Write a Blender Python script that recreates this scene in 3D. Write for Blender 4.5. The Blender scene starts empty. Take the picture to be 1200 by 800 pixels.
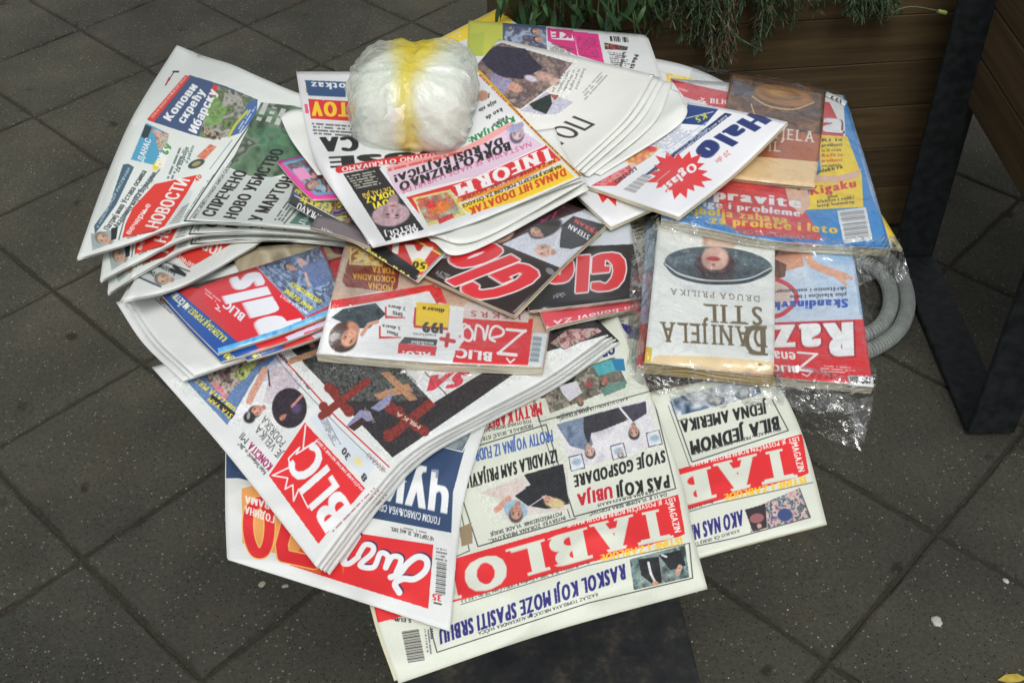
import bpy, math, random
import numpy as np
from mathutils import Vector
R_ = math.radians
scene = bpy.context.scene
COL = scene.collection
random.seed(7)

# ---------------------------------------------------------------- camera, sky, sun, exposure
FOC, PITCH, ROLL, CAMZ = 1370.292, 0.7300144, -0.0171949, 4.62805 * .3
Fv = np.array([0, math.cos(PITCH), -math.sin(PITCH)])
R0 = np.array([1., 0, 0]); U0 = np.cross(R0, Fv)
Rv = math.cos(ROLL) * R0 + math.sin(ROLL) * U0
Uv = np.cross(Rv, Fv)
CAM = np.array([0, 0, CAMZ])
cd = bpy.data.cameras.new('camera'); cam = bpy.data.objects.new('camera', cd); COL.objects.link(cam)
cd.sensor_width = 36; cd.lens = FOC / 1200 * 36; cd.clip_start = .05; cd.clip_end = 400
from mathutils import Matrix
cam.matrix_world = Matrix(((Rv[0], Uv[0], -Fv[0], 0), (Rv[1], Uv[1], -Fv[1], 0), (Rv[2], Uv[2], -Fv[2], CAMZ), (0, 0, 0, 1)))
scene.camera = cam

SUN_EL, SUN_AZ = 60, 176          # degrees; azimuth clockwise from +Y
w = bpy.data.worlds.new('World'); scene.world = w; w.use_nodes = True
nt = w.node_tree; bg = nt.nodes['Background']
sky = nt.nodes.new('ShaderNodeTexSky'); sky.sky_type = 'NISHITA'; sky.sun_disc = False
sky.sun_elevation = R_(SUN_EL); sky.sun_rotation = R_(SUN_AZ); sky.dust_density = 3
hs = nt.nodes.new('ShaderNodeHueSaturation'); hs.inputs['Saturation'].default_value = .18
nt.links.new(sky.outputs[0], hs.inputs['Color']); nt.links.new(hs.outputs[0], bg.inputs[0])
bg.inputs[1].default_value = .118
sl = bpy.data.lights.new('sun', 'SUN'); sl.energy = 1.35; sl.angle = R_(25); sl.color = (1, .98, .94)
so = bpy.data.objects.new('sun', sl); COL.objects.link(so)
_d = Vector((math.sin(R_(SUN_AZ)) * math.cos(R_(SUN_EL)), math.cos(R_(SUN_AZ)) * math.cos(R_(SUN_EL)), math.sin(R_(SUN_EL))))
so.rotation_euler = _d.to_track_quat('Z', 'Y').to_euler()
scene.view_settings.view_transform = 'Standard'; scene.view_settings.look = 'None'
scene.view_settings.gamma = 1; scene.view_settings.use_curve_mapping = False
scene.view_settings.exposure = 0.17

def at_z(px, py, z):
    """point of the place at height z seen at photograph pixel px,py"""
    px = np.asarray(px, float); py = np.asarray(py, float); z = np.asarray(z, float)
    d = Fv * FOC + Rv * (px[..., None] - 600) - Uv * (py[..., None] - 400)
    return CAM + d * ((z - CAMZ) / d[..., 2])[..., None]
def at_y(px, py, y):
    d = Fv * FOC + Rv * (px - 600) - Uv * (py - 400)
    return CAM + d * (y / d[1])

# ---------------------------------------------------------------- helpers
def lin(c):
    return tuple((x / 255 / 12.92) if x / 255 < .04045 else ((x / 255 + .055) / 1.055) ** 2.4 for x in c)
def tag(o, label=None, cat=None, group=None, kind=None):
    if label: o['label'] = label
    if cat: o['category'] = cat
    if group: o['group'] = group
    if kind: o['kind'] = kind
    return o
def empty(name, loc, label, cat, group=None):
    o = bpy.data.objects.new(name, None); COL.objects.link(o); o.location = loc
    o.empty_display_size = .02
    return tag(o, label, cat, group)
def mesh(name, vs, fs, mats, parent=None, smooth=False, loc=None, mi=None):
    me = bpy.data.meshes.new(name); 
    if loc is not None: vs = [(v[0] - loc[0], v[1] - loc[1], v[2] - loc[2]) for v in vs]
    me.from_pydata([tuple(map(float, v)) for v in vs], [], [tuple(int(i) for i in f) for f in fs])
    for m in (mats if isinstance(mats, (list, tuple)) else [mats]): me.materials.append(m)
    if mi is not None: me.polygons.foreach_set('material_index', mi)
    if smooth: me.polygons.foreach_set('use_smooth', [True] * len(me.polygons))
    me.update()
    o = bpy.data.objects.new(name, me); COL.objects.link(o)
    if parent is not None: o.parent = parent
    if loc is not None and parent is None: o.location = loc
    return o
def newmat(name):
    m = bpy.data.materials.new(name); m.use_nodes = True
    return m, m.node_tree, m.node_tree.nodes['Principled BSDF']
def N(nt, t, **k):
    n = nt.nodes.new(t)
    for a, b in k.items():
        if a.startswith('i_'):
            n.inputs[int(a[2:]) if a[2:].isdigit() else a[2:]].default_value = b
        else: setattr(n, a, b)
    return n
def ramp(nt, src, stops):
    r = nt.nodes.new('ShaderNodeValToRGB'); e = r.color_ramp.elements
    while len(e) < len(stops): e.new(.5)
    for k, (p, c) in enumerate(stops):
        e[k].position = p; e[k].color = (c if len(c) == 4 else tuple(c) + (1,))
    nt.links.new(src, r.inputs[0]); return r.outputs[0]
def mixc(nt, a, b, fac, mode='MIX'):
    n = nt.nodes.new('ShaderNodeMix'); n.data_type = 'RGBA'; n.blend_type = mode
    for s, v in ((n.inputs[0], fac), (n.inputs[6], a), (n.inputs[7], b)):
        if hasattr(v, 'is_output'): nt.links.new(v, s)
        else: s.default_value = v if not isinstance(v, tuple) or len(v) == 4 else v + (1,)
    return n.outputs[2]
def bump(nt, h, bs, strength, dist):
    b = N(nt, 'ShaderNodeBump'); b.inputs['Strength'].default_value = strength; b.inputs['Distance'].default_value = dist
    nt.links.new(h, b.inputs['Height']); nt.links.new(b.outputs[0], bs.inputs['Normal']); return b

# ---------------------------------------------------------------- lettering masks (built from the built-in font's outlines)
EM = 80; Y0, Y1 = -.28, 1.02
_gl = {}
def _raster(ch):
    cu = bpy.data.curves.new('glyph', 'FONT'); cu.body = ch; cu.resolution_u = 3
    o = bpy.data.objects.new('glyph', cu); COL.objects.link(o)
    dg = bpy.context.evaluated_depsgraph_get(); ev = o.evaluated_get(dg); me = ev.to_mesh()
    me.calc_loop_triangles()
    co = np.array([v.co[:2] for v in me.vertices], float).reshape(-1, 2)
    tr = np.array([t.vertices[:] for t in me.loop_triangles], int).reshape(-1, 3)
    ev.to_mesh_clear(); bpy.data.objects.remove(o); bpy.data.curves.remove(cu)
    if not len(co): return np.zeros((int((Y1 - Y0) * EM), 10), np.float32)
    x0 = co[:, 0].min(); wd = co[:, 0].max() - x0
    S = EM * 2; pad = 4
    A = np.zeros((int((Y1 - Y0) * S), int(wd * S) + 2 * pad + 2), bool)
    P = np.stack([(co[:, 0] - x0) * S + pad, (co[:, 1] - Y0) * S], 1)
    for t in tr:
        a, b, c = P[t]
        xa, xb = int(max(0, min(a[0], b[0], c[0]))), int(max(a[0], b[0], c[0])) + 2
        ya, yb = int(max(0, min(a[1], b[1], c[1]))), int(max(a[1], b[1], c[1])) + 2
        xs, ys = np.meshgrid(np.arange(xa, min(xb, A.shape[1])), np.arange(ya, min(yb, A.shape[0])))
        if not xs.size: continue
        e = lambda p, q: (q[0] - p[0]) * (ys - p[1]) - (q[1] - p[1]) * (xs - p[0])
        e1, e2, e3 = e(a, b), e(b, c), e(c, a)
        A[ys[0, 0]:ys[-1, 0] + 1, xs[0, 0]:xs[0, -1] + 1] |= ((e1 >= -.5) & (e2 >= -.5) & (e3 >= -.5)) | ((e1 <= .5) & (e2 <= .5) & (e3 <= .5))
    h, wq = A.shape[0] // 2 * 2, A.shape[1] // 2 * 2
    return A[:h, :wq].reshape(h // 2, 2, wq // 2, 2).mean((1, 3)).astype(np.float32)
def glyph(ch):
    if ch not in _gl: _gl[ch] = _raster(ch)
    return _gl[ch]
_tx = {}
def textmask(s, wgt=2, serif=False, gap=.05, mono=False):
    key = (s, wgt, serif, gap)
    if key in _tx: return _tx[key]
    base_i = int(-Y0 * EM); cap_i = int((.70 - Y0) * EM)
    cols = []; H = int((Y1 - Y0) * EM)
    for ch in s:
        if ch == ' ': cols.append(np.zeros((H, int(.34 * EM)), np.float32)); continue
        g = glyph(ch)[:H]; k = wgt + (7 if serif else 0)
        g = np.pad(g, ((0, H - g.shape[0]), (k, k)))
        for _ in range(wgt):
            q = g.copy(); q[:, 1:] = np.maximum(q[:, 1:], g[:, :-1]); q[:, :-1] = np.maximum(q[:, :-1], g[:, 1:]); g = q
        for _ in range(wgt // 3):
            q = g.copy(); q[1:] = np.maximum(q[1:], g[:-1] * .9); g = q
        if serif and ch not in 'OCSGQaoesc01235689':
            for lo, hi in ((base_i - 1, base_i + 5), (cap_i - 5, cap_i + 1)):
                band = g[lo:hi].copy()
                for _ in range(7):
                    q = band.copy(); q[:, 1:] = np.maximum(q[:, 1:], band[:, :-1]); q[:, :-1] = np.maximum(q[:, :-1], band[:, 1:]); band = q
                g[lo:hi] = band
        cols += [g, np.zeros((H, max(1, int(gap * EM) - wgt)), np.float32)]
    m = np.concatenate(cols, 1); xs = np.where(m.max(0) > .2)[0]
    m = m[:, xs[0]:xs[-1] + 1] if len(xs) else m
    _tx[key] = m; return m

# ---------------------------------------------------------------- smooth control grids
def cr(P, n):
    """Catmull-Rom resample of P along axis 0 to n samples"""
    P = np.asarray(P, float); k = len(P)
    if k == 1: return np.repeat(P, n, 0)
    Q = np.concatenate([2 * P[:1] - P[1:2], P, 2 * P[-1:] - P[-2:-1]])
    t = np.linspace(0, k - 1, n); i = np.minimum(t.astype(int), k - 2); f = (t - i).reshape((-1,) + (1,) * (P.ndim - 1))
    a, b, c, d = Q[i], Q[i + 1], Q[i + 2], Q[i + 3]
    return .5 * (2 * b + (c - a) * f + (2 * a - 5 * b + 4 * c - d) * f ** 2 + (3 * b - a - 3 * c + d) * f ** 3)
def surf(G, nv, nu):
    G = np.asarray(G, float); A = cr(G, nv)
    return cr(A.transpose(1, 0, 2), nu).transpose(1, 0, 2)

# ---------------------------------------------------------------- printing a page: flat colour only, laid out on the page itself
def _h(i, j, s):
    n = np.sin(i * 127.1 + j * 311.7 + s * 74.7) * 43758.5453
    return n - np.floor(n)
def vn(x, y, s=0):
    i, j = np.floor(x), np.floor(y); f, g = x - i, y - j; f = f * f * (3 - 2 * f); g = g * g * (3 - 2 * g)
    return (_h(i, j, s) * (1 - f) + _h(i + 1, j, s) * f) * (1 - g) + (_h(i, j + 1, s) * (1 - f) + _h(i + 1, j + 1, s) * f) * g
WHITE = (224, 228, 225); CREAM = (219, 224, 209); RED = (226, 38, 42); BLACK = (28, 27, 27); NAVY = (28, 46, 98)
class Page:
    def __init__(s, G, base=WHITE, scale=2.1):
        G = np.asarray(G, float)
        wl = max(np.linalg.norm(np.diff(r, axis=0), axis=1).sum() for r in G)
        hl = max(np.linalg.norm(np.diff(G[:, k], axis=0), axis=1).sum() for k in range(G.shape[1]))
        s.nx, s.ny = int(wl * scale), int(hl * scale)
        S = surf(G, s.ny, s.nx); s.X, s.Y = S[..., 0].astype(np.float32), S[..., 1].astype(np.float32)
        s.img = np.empty((s.ny, s.nx, 3), np.float32); s.img[:] = np.array(base) / 255
    def sub(s, x0, x1, y0, y1):
        m = (s.X[::4, ::4] > x0 - 4) & (s.X[::4, ::4] < x1 + 4) & (s.Y[::4, ::4] > y0 - 4) & (s.Y[::4, ::4] < y1 + 4)
        r = np.where(m.any(1))[0]; c = np.where(m.any(0))[0]
        if not len(r): return None
        return slice(r[0] * 4, r[-1] * 4 + 4), slice(c[0] * 4, c[-1] * 4 + 4)
    def put(s, sl, a, col):
        a = np.clip(a, 0, 1)[..., None]
        c = np.asarray(col, np.float32) / 255
        s.img[sl] = s.img[sl] * (1 - a) + c * a
    def inside(s, sl, P):
        x, y = s.X[sl], s.Y[sl]; r = np.zeros(x.shape, bool)
        for (xa, ya), (xb, yb) in zip(P, P[1:] + P[:1]):
            if ya == yb: continue
            c = (ya > y) != (yb > y)
            r ^= c & (x < (xb - xa) * (y - ya) / (yb - ya) + xa)
        return r
    def _pb(s, P): return s.sub(min(p[0] for p in P), max(p[0] for p in P), min(p[1] for p in P), max(p[1] for p in P))
    def poly(s, P, col, a=1):
        sl = s._pb(P)
        if sl: s.put(sl, s.inside(sl, P) * float(a), col)
    def photo(s, P, pal, sc=6, seed=1, a=1):
        """an unreadable printed picture: patches of the palette's tones"""
        sl = s._pb(P)
        if not sl: return
        x, y = s.X[sl] / sc, s.Y[sl] / sc
        wx, wy = 1.3 * vn(x * .8, y * .8, seed + 7), 1.3 * vn(x * .8 + 9, y * .8, seed + 8)   # warped patches with soft shading
        v = vn(x + wx, y + wy, seed) * .66 + vn(x * 2.1 + wx, y * 2.1, seed + 1) * .26 + vn(x * 4.5, y * 4.5, seed + 2) * .08
        v = np.clip((v - .18) / .64, 0, .999) * (len(pal) - 1); i = v.astype(int); f = (v - i)[..., None]
        p = np.array(pal, np.float32); s.put(sl, s.inside(sl, P) * float(a), p[i] * (1 - f) + p[np.minimum(i + 1, len(pal) - 1)] * f)
    def ell(s, cx, cy, rx, ry, ang, col, soft=.12, a=1):
        m = max(rx, ry); sl = s.sub(cx - m, cx + m, cy - m, cy + m)
        if not sl: return
        c, q = math.cos(R_(ang)), math.sin(R_(ang)); dx, dy = s.X[sl] - cx, s.Y[sl] - cy
        r = np.sqrt(((dx * c + dy * q) / rx) ** 2 + ((-dx * q + dy * c) / ry) ** 2)
        s.put(sl, (1 - r) / soft * a, col)
    def path(s, P, wd, col, a=1):
        x0, x1 = min(p[0] for p in P) - wd, max(p[0] for p in P) + wd
        y0, y1 = min(p[1] for p in P) - wd, max(p[1] for p in P) + wd
        sl = s.sub(x0, x1, y0, y1)
        if not sl: return
        x, y = s.X[sl], s.Y[sl]; d = np.full(x.shape, 1e9, np.float32)
        for k, ((xa, ya), (xb, yb)) in enumerate(zip(P, P[1:])):
            vx, vy = xb - xa, yb - ya; t = np.clip(((x - xa) * vx + (y - ya) * vy) / (vx * vx + vy * vy + 1e-9), 0, 1)
            d = np.minimum(d, np.hypot(x - xa - t * vx, y - ya - t * vy))
        s.put(sl, (wd / 2 - d) * 2 + .5, col, ) if a == 1 else s.put(sl, ((wd / 2 - d) * 2 + .5).clip(0, 1) * a, col)
    def curve(s, P, wd, col):
        s.path([tuple(p) for p in cr(np.array(P, float), len(P) * 7)], wd, col)
    def T(s, t, p0, p1, h, col=BLACK, wgt=3, up=None, serif=False, gap=.05, a=1):
        """a line of lettering: baseline from p0 to p1, capital height h"""
        m = textmask(t, wgt, serif, gap); bx, by = p1[0] - p0[0], p1[1] - p0[1]; L = math.hypot(bx, by)
        if up is None: ux, uy = by / L * h, -bx / L * h
        else: q = math.hypot(*up); ux, uy = up[0] / q * h, up[1] / q * h
        cs = [(p0[0] + bx * i + ux * j, p0[1] + by * i + uy * j) for i in (0, 1) for j in (-.4, 1.45)]
        sl = s._pb(cs)
        if not sl: return
        dx, dy = s.X[sl] - p0[0], s.Y[sl] - p0[1]; det = bx * uy - by * ux
        u = (dx * uy - dy * ux) / det; v = (bx * dy - by * dx) / det
        mx = u * (m.shape[1] - 1); my = (v * .70 - Y0) * EM
        ok = (mx >= 0) & (mx < m.shape[1] - 1) & (my >= 0) & (my < m.shape[0] - 1)
        mx = np.where(ok, mx, 0); my = np.where(ok, my, 0); i, j = my.astype(int), mx.astype(int); f, g = my - i, mx - j
        al = (m[i, j] * (1 - f) * (1 - g) + m[i + 1, j] * f * (1 - g) + m[i, j + 1] * (1 - f) * g + m[i + 1, j + 1] * f * g)
        s.put(sl, np.where(ok, al, 0) * a, col)
    def TO(s, t, p0, p1, h, col, ocol, wd, wgt=5, **k):
        for i in range(12):
            a = math.pi * i / 6; dx, dy = wd * math.cos(a), wd * math.sin(a)
            s.T(t, (p0[0] + dx, p0[1] + dy), (p1[0] + dx, p1[1] + dy), h, ocol, wgt, **k)
        s.T(t, p0, p1, h, col, wgt, **k)
    def grain(s, P, amp=.35, sc=1.5, seed=3):
        amp = amp * .85
        sl = s._pb(P)
        if not sl: return
        x, y = s.X[sl] / sc, s.Y[sl] / sc; m = s.inside(sl, P)[..., None]
        v = (vn(x, y, seed) - .5) + .7 * (vn(x * 2.6, y * 2.6, seed + 1) - .5) + .3 * (vn(x * .35, y * .35, seed + 2) - .5)
        t = (vn(x * .5 + 7, y * .5, seed + 4) - .5)[..., None] * np.array([.10, 0, -.10], np.float32)
        q = s.img[sl]; amp = amp * np.clip(1.25 - q.mean(-1, keepdims=True), .18, 1); s.img[sl] = np.clip(np.where(m, q * (1 + amp * v[..., None]) + amp * .12 * v[..., None] + t * amp, q), 0, 1)
    def small(s, P0, P1, P2, rows, col=(80, 80, 80), seed=1, pitch=1.6, a=.75):
        """body type too small to read: P0->P1 along the lines, P0->P2 across them"""
        cs = [P0, P1, P2, (P1[0] + P2[0] - P0[0], P1[1] + P2[1] - P0[1])]; sl = s._pb(cs)
        if not sl: return
        ax, ay, bx, by = P1[0] - P0[0], P1[1] - P0[1], P2[0] - P0[0], P2[1] - P0[1]; det = ax * by - ay * bx
        dx, dy = s.X[sl] - P0[0], s.Y[sl] - P0[1]; u = (dx * by - dy * bx) / det; v = (ax * dy - ay * dx) / det
        L = math.hypot(ax, ay); row = np.floor(v * rows); fr = v * rows - row
        n = vn(u * L / pitch, row * 7.3, seed); e = _h(row, row * 0 + 3, seed) * .25 + .75
        s.put(sl, ((u > 0) & (u < e) & (v > 0) & (v < 1) & (fr > .25) & (fr < .8) & (n > .36)) * a, col)
    def bars(s, P0, P1, P2, n=46, seed=1, col=(40, 40, 40), bgc=(235, 235, 233)):
        cs = [P0, P1, P2, (P1[0] + P2[0] - P0[0], P1[1] + P2[1] - P0[1])]; sl = s._pb(cs)
        if not sl: return
        ax, ay, bx, by = P1[0] - P0[0], P1[1] - P0[1], P2[0] - P0[0], P2[1] - P0[1]; det = ax * by - ay * bx
        dx, dy = s.X[sl] - P0[0], s.Y[sl] - P0[1]; u = (dx * by - dy * bx) / det; v = (ax * dy - ay * dx) / det
        i_ = (u > 0) & (u < 1) & (v > 0) & (v < 1)
        s.put(sl, i_ * 1., bgc)
        s.put(sl, (i_ & (u > .04) & (u < .96) & (_h(np.floor(u * n), u * 0, seed) > .48)) * 1., col)
    def face(s, cx, cy, r, ang, skin=(205, 160, 135), hair=(45, 35, 30), bald=False):
        """a small printed head; ang = direction (degrees, photograph) from chin to crown"""
        c, q = math.cos(R_(ang)), math.sin(R_(ang))
        if not bald: s.ell(cx + c * r * .35, cy + q * r * .35, r * 1.05, r * .95, ang, hair, .3)
        s.ell(cx - c * r * .95, cy - q * r * .95, r * .5, r * .42, ang, tuple(int(k * .82) for k in skin), .4)
        s.ell(cx, cy, r, r * .76, ang, skin, .25)
        s.ell(cx + c * r * .2 + q * r * .22, cy + q * r * .2 - c * r * .22, r * .5, r * .4, ang, tuple(min(250, int(k * 1.14)) for k in skin), .95, .75)
        s.ell(cx - c * r * .1 - q * r * .5, cy - q * r * .1 + c * r * .5, r * .75, r * .3, ang, tuple(int(k * .66) for k in skin), .9, .7)
        s.ell(cx - c * r * .1 + q * r * .35, cy - q * r * .1 - c * r * .35, r * .6, r * .25, ang, tuple(int(k * .8) for k in skin), .8, .8)
        for d in (-1, 1):
            ex, ey = cx + c * r * .12 - q * r * .32 * d, cy + q * r * .12 + c * r * .32 * d
            s.ell(ex, ey, r * .1, r * .17, ang, (60, 40, 35), .6)
            s.ell(ex + c * r * .2, ey + q * r * .2, r * .07, r * .22, ang, tuple(int(k * .55) for k in hair), .7, .7)
        s.ell(cx - c * r * .18, cy - q * r * .18, r * .22, r * .1, ang, tuple(int(k * .78) for k in skin), .8)
        s.ell(cx - c * r * .5, cy - q * r * .5, r * .09, r * .28, ang, (165, 75, 75), .5)
    def image(s, name):
        a = s.img; b = a.copy()
        b[1:] += a[:-1]; b[:-1] += a[1:]; b[:, 1:] += a[:, :-1]; b[:, :-1] += a[:, 1:]
        n = np.full(a.shape[:2] + (1,), 5., np.float32); n[0] -= 1; n[-1] -= 1; n[:, 0] -= 1; n[:, -1] -= 1
        a = a * .5 + b / n * .5; a = a * .91 + .066   # ink never prints fully dense on this paper
        im = bpy.data.images.new(name, s.nx, s.ny, alpha=False)
        px = np.ones((s.ny, s.nx, 4), np.float32); px[..., :3] = a
        im.pixels.foreach_set(px.ravel()); im.update(); im.pack(); return im

# ---------------------------------------------------------------- paper materials
def paper_mat(name, im, rough=.62, coat=0.):
    m, nt, b = newmat(name)
    uv = N(nt, 'ShaderNodeUVMap'); t = N(nt, 'ShaderNodeTexImage', image=im, extension='EXTEND')
    nt.links.new(uv.outputs[0], t.inputs[0])
    g = N(nt, 'ShaderNodeNewGeometry'); n1 = N(nt, 'ShaderNodeTexNoise', i_Scale=900., i_Detail=2.)
    n2 = N(nt, 'ShaderNodeTexNoise', i_Scale=14., i_Detail=3.)
    nt.links.new(g.outputs['Position'], n1.inputs['Vector']); nt.links.new(g.outputs['Position'], n2.inputs['Vector'])
    v = ramp(nt, n1.outputs[0], [(.3, (.93, .93, .92)), (.7, (1, 1, 1))])
    c = mixc(nt, t.outputs[0], v, 1., 'MULTIPLY')
    nt.links.new(c, b.inputs['Base Color'])
    b.inputs['Roughness'].default_value = rough
    b.inputs['Coat Weight'].default_value = coat; b.inputs['Coat Roughness'].default_value = .12
    b.inputs['Specular IOR Level'].default_value = .35
    bump(nt, n2.outputs[0], b, .35 if coat == 0 else .18, .006)
    return m
def plain_mat(name, col, rough=.7, var=.08, scale=60., bs=.2, bd=.001, spec=.4):
    m, nt, b = newmat(name); g = N(nt, 'ShaderNodeNewGeometry'); n = N(nt, 'ShaderNodeTexNoise', i_Scale=scale, i_Detail=4.)
    nt.links.new(g.outputs['Position'], n.inputs['Vector']); c = lin(col)
    nt.links.new(ramp(nt, n.outputs[0], [(.3, tuple(x * (1 - var) for x in c)), (.7, tuple(min(1, x * (1 + var)) for x in c))]), b.inputs['Base Color'])
    b.inputs['Roughness'].default_value = rough; b.inputs['Specular IOR Level'].default_value = spec
    bump(nt, n.outputs[0], b, bs, bd); return m
M_news = plain_mat('newsprint', (226, 228, 222), .75, .03, 30, .3, .004)
M_cream = plain_mat('yellowed_newsprint', (222, 218, 190), .75, .05, 30, .3, .004)
def block_mat(name, a, b_):
    m, nt, b = newmat(name); g = N(nt, 'ShaderNodeNewGeometry'); mp = N(nt, 'ShaderNodeMapping'); mp.inputs['Scale'].default_value = (12, 12, 1700)
    nt.links.new(g.outputs['Position'], mp.inputs[0]); n = N(nt, 'ShaderNodeTexNoise', i_Scale=1., i_Detail=1.)
    nt.links.new(mp.outputs[0], n.inputs['Vector'])
    nt.links.new(ramp(nt, n.outputs[0], [(.35, lin(a)), (.65, lin(b_))]), b.inputs['Base Color']); b.inputs['Roughness'].default_value = .8
    bump(nt, n.outputs[0], b, .6, .0006); return m
M_block = block_mat('page_edges', (160, 148, 122), (222, 216, 196))
M_bookb = block_mat('book_page_edges', (120, 92, 45), (205, 180, 120))

# ---------------------------------------------------------------- height field of the pile
ZT = .705; CX, CY, RT = -.015, .86, .335
HC = .0025; HX0, HY0 = -.75, .1; HNX, HNY = 640, 720
_gx, _gy = np.meshgrid(HX0 + HC * (np.arange(HNX) + .5), HY0 + HC * (np.arange(HNY) + .5))
_r = np.maximum(0, np.hypot(_gx - CX, _gy - CY) - RT)
HF = (ZT - .55 * _r ** 1.6).astype(float)
def hf(P):
    i = np.clip(((P[..., 1] - HY0) / HC).astype(int), 0, HNY - 1); j = np.clip(((P[..., 0] - HX0) / HC).astype(int), 0, HNX - 1)
    return HF[i, j]
def place(G, T, cell=5.5, lift=None, smooth=34, crump=.0):
    """drape a sheet whose outline is the control grid G on the pile; returns the vertex grid of its top"""
    G = np.asarray(G, float)
    wl = max(np.linalg.norm(np.diff(r, axis=0), axis=1).sum() for r in G)
    hl = max(np.linalg.norm(np.diff(G[:, k], axis=0), axis=1).sum() for k in range(G.shape[1]))
    nu, nv = max(4, min(84, int(wl / cell))), max(4, min(84, int(hl / cell)))
    S = surf(G, nv, nu); X, Y = S[..., 0], S[..., 1]
    z = np.full(X.shape, HF.max() + .01); live = np.ones(X.shape, bool)
    for _ in range(900):
        if not live.any(): break
        P = at_z(X, Y, z); hit = z <= hf(P) + .0006 + T; live &= ~hit; z = np.where(live, z - .0005, z)
    zm = z.copy()
    for _ in range(smooth):
        p = np.pad(z, 1, mode='reflect', reflect_type='odd') if min(z.shape) > 2 else np.pad(z, 1, mode='edge')
        a = (p[2:, 1:-1] + p[:-2, 1:-1] + p[1:-1, 2:] + p[1:-1, :-2]) / 4
        z = np.maximum(zm, a)
    p = np.pad(z, 1, mode='edge'); z = np.maximum(zm - .0004, (p[2:, 1:-1] + p[:-2, 1:-1] + p[1:-1, 2:] + p[1:-1, :-2] + z) / 5)
    if crump:
        sd = float(np.abs(X.mean() * 3.1 + Y.mean() * 1.7)) % 97
        a = 1 - np.abs(2 * vn(X / 95 + .5 * Y / 95, Y / 60 - .4 * X / 95, sd) - 1); b = 1 - np.abs(2 * vn(X / 37 - Y / 60, Y / 44 + X / 80, sd + 2) - 1)
        d = 1 - np.abs(2 * vn(X / 17, Y / 19, sd + 5) - 1)
        z = z + crump * (a ** 3 * 1.3 + b ** 4 * .6 + d ** 3 * .16 + .8 * vn(X / 60, Y / 60, sd + 9))
    if lift is not None:
        z = z + surf(np.asarray(lift, float)[..., None], nv, nu)[..., 0]
    return at_z(X, Y, z)
def splat(P, k=4):
    t = np.linspace(0, 1, k + 1)
    for a in t:
        for b in t:
            Q = P[:-1, :-1] * (1 - a) * (1 - b) + P[1:, :-1] * a * (1 - b) + P[:-1, 1:] * (1 - a) * b + P[1:, 1:] * a * b
            i = np.clip(((Q[..., 1] - HY0) / HC).astype(int), 0, HNY - 1); j = np.clip(((Q[..., 0] - HX0) / HC).astype(int), 0, HNX - 1)
            np.maximum.at(HF, (i.ravel(), j.ravel()), Q[..., 2].ravel())
def shell(name, P, T, mats, parent, loc):
    """closed sheet of thickness T under the vertex grid P; slot 0 on top, slot 1 elsewhere"""
    nv, nu = P.shape[:2]; top = P.reshape(-1, 3); bot = top - np.array([0, 0, T]); vs = np.concatenate([top, bot]) - np.array(loc)
    n = nv * nu; a = np.arange(n).reshape(nv, nu)
    q = np.stack([a[:-1, :-1], a[:-1, 1:], a[1:, 1:], a[1:, :-1]], -1).reshape(-1, 4)
    p0, p1, p3 = top[a[0, 0]], top[a[0, -1]], top[a[-1, 0]]
    up = np.cross(p1 - p0, p3 - p0)[2] > 0
    if not up: q = q[:, ::-1]
    ring = list(a[0, :]) + list(a[1:, -1]) + list(a[-1, -2::-1]) + list(a[-2:0:-1, 0])
    sk = [(x, x + n, y + n, y) if up else (x, y, y + n, x + n) for x, y in zip(ring, ring[1:] + ring[:1])]
    fs = [tuple(f) for f in q] + [tuple(f[::-1] + n) for f in q] + sk
    mi = [0] * len(q) + [1] * (len(q) + len(sk))
    o = mesh(name, vs, fs, mats, parent, mi=mi)
    me = o.data; sm = [True] * (2 * len(q)) + [False] * len(sk); me.polygons.foreach_set('use_smooth', sm)
    uvl = me.uv_layers.new(name='UVMap'); li = np.zeros(len(me.loops), int); me.loops.foreach_get('vertex_index', li); li %= n
    uv = np.stack([(li % nu) / (nu - 1), (li // nu) / (nv - 1)], 1).astype(np.float32); uvl.data.foreach_set('uv', uv.ravel())
    return o
def shift(G, dx, dy): return [[(x + dx, y + dy) for x, y in r] for r in G]
def printed(name, label, cat, G, page=None, mat=None, T=.0007, inner=(), group=None, gloss=0., lift=None, smooth=30,
            edge=None, rough=None, block=0., front='front_page', mid=None, crump=None):
    if crump is None: crump = .0005 if block else .0020
    """a newspaper or magazine: inner pages (pixel offsets), optional page block, printed front on top"""
    G = [[tuple(p) for p in r] for r in G]
    c = at_z(*np.asarray(G, float).reshape(-1, 2).mean(0), ZT + .02); loc = (float(c[0]), float(c[1]), ZT)
    root = empty(name, loc, label, cat, group)
    if mat is None:
        mat = paper_mat(name + '_print', page.image(name + '_print'), rough or (.34 if gloss else .62), gloss)
    for k, off in enumerate(inner):
        g = shift(G, *off[:2]) if not isinstance(off[0], (list, tuple)) else off
        P = place(g, .0006, lift=lift, smooth=smooth, crump=crump * .8); shell('inner_page', P, .00055, [edge or M_news] * 2, root, loc); splat(P)
    if block:
        P = place(G, block, lift=lift, smooth=smooth, crump=crump); shell('page_block', P, block, [mid or M_block] * 2, root, loc); splat(P)
    P = place(G, T, lift=lift, smooth=smooth, crump=0 if block else crump)
    o = shell(front, P, T, [mat, edge or M_news], root, loc); splat(P)
    return root, mat, P, loc

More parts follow.
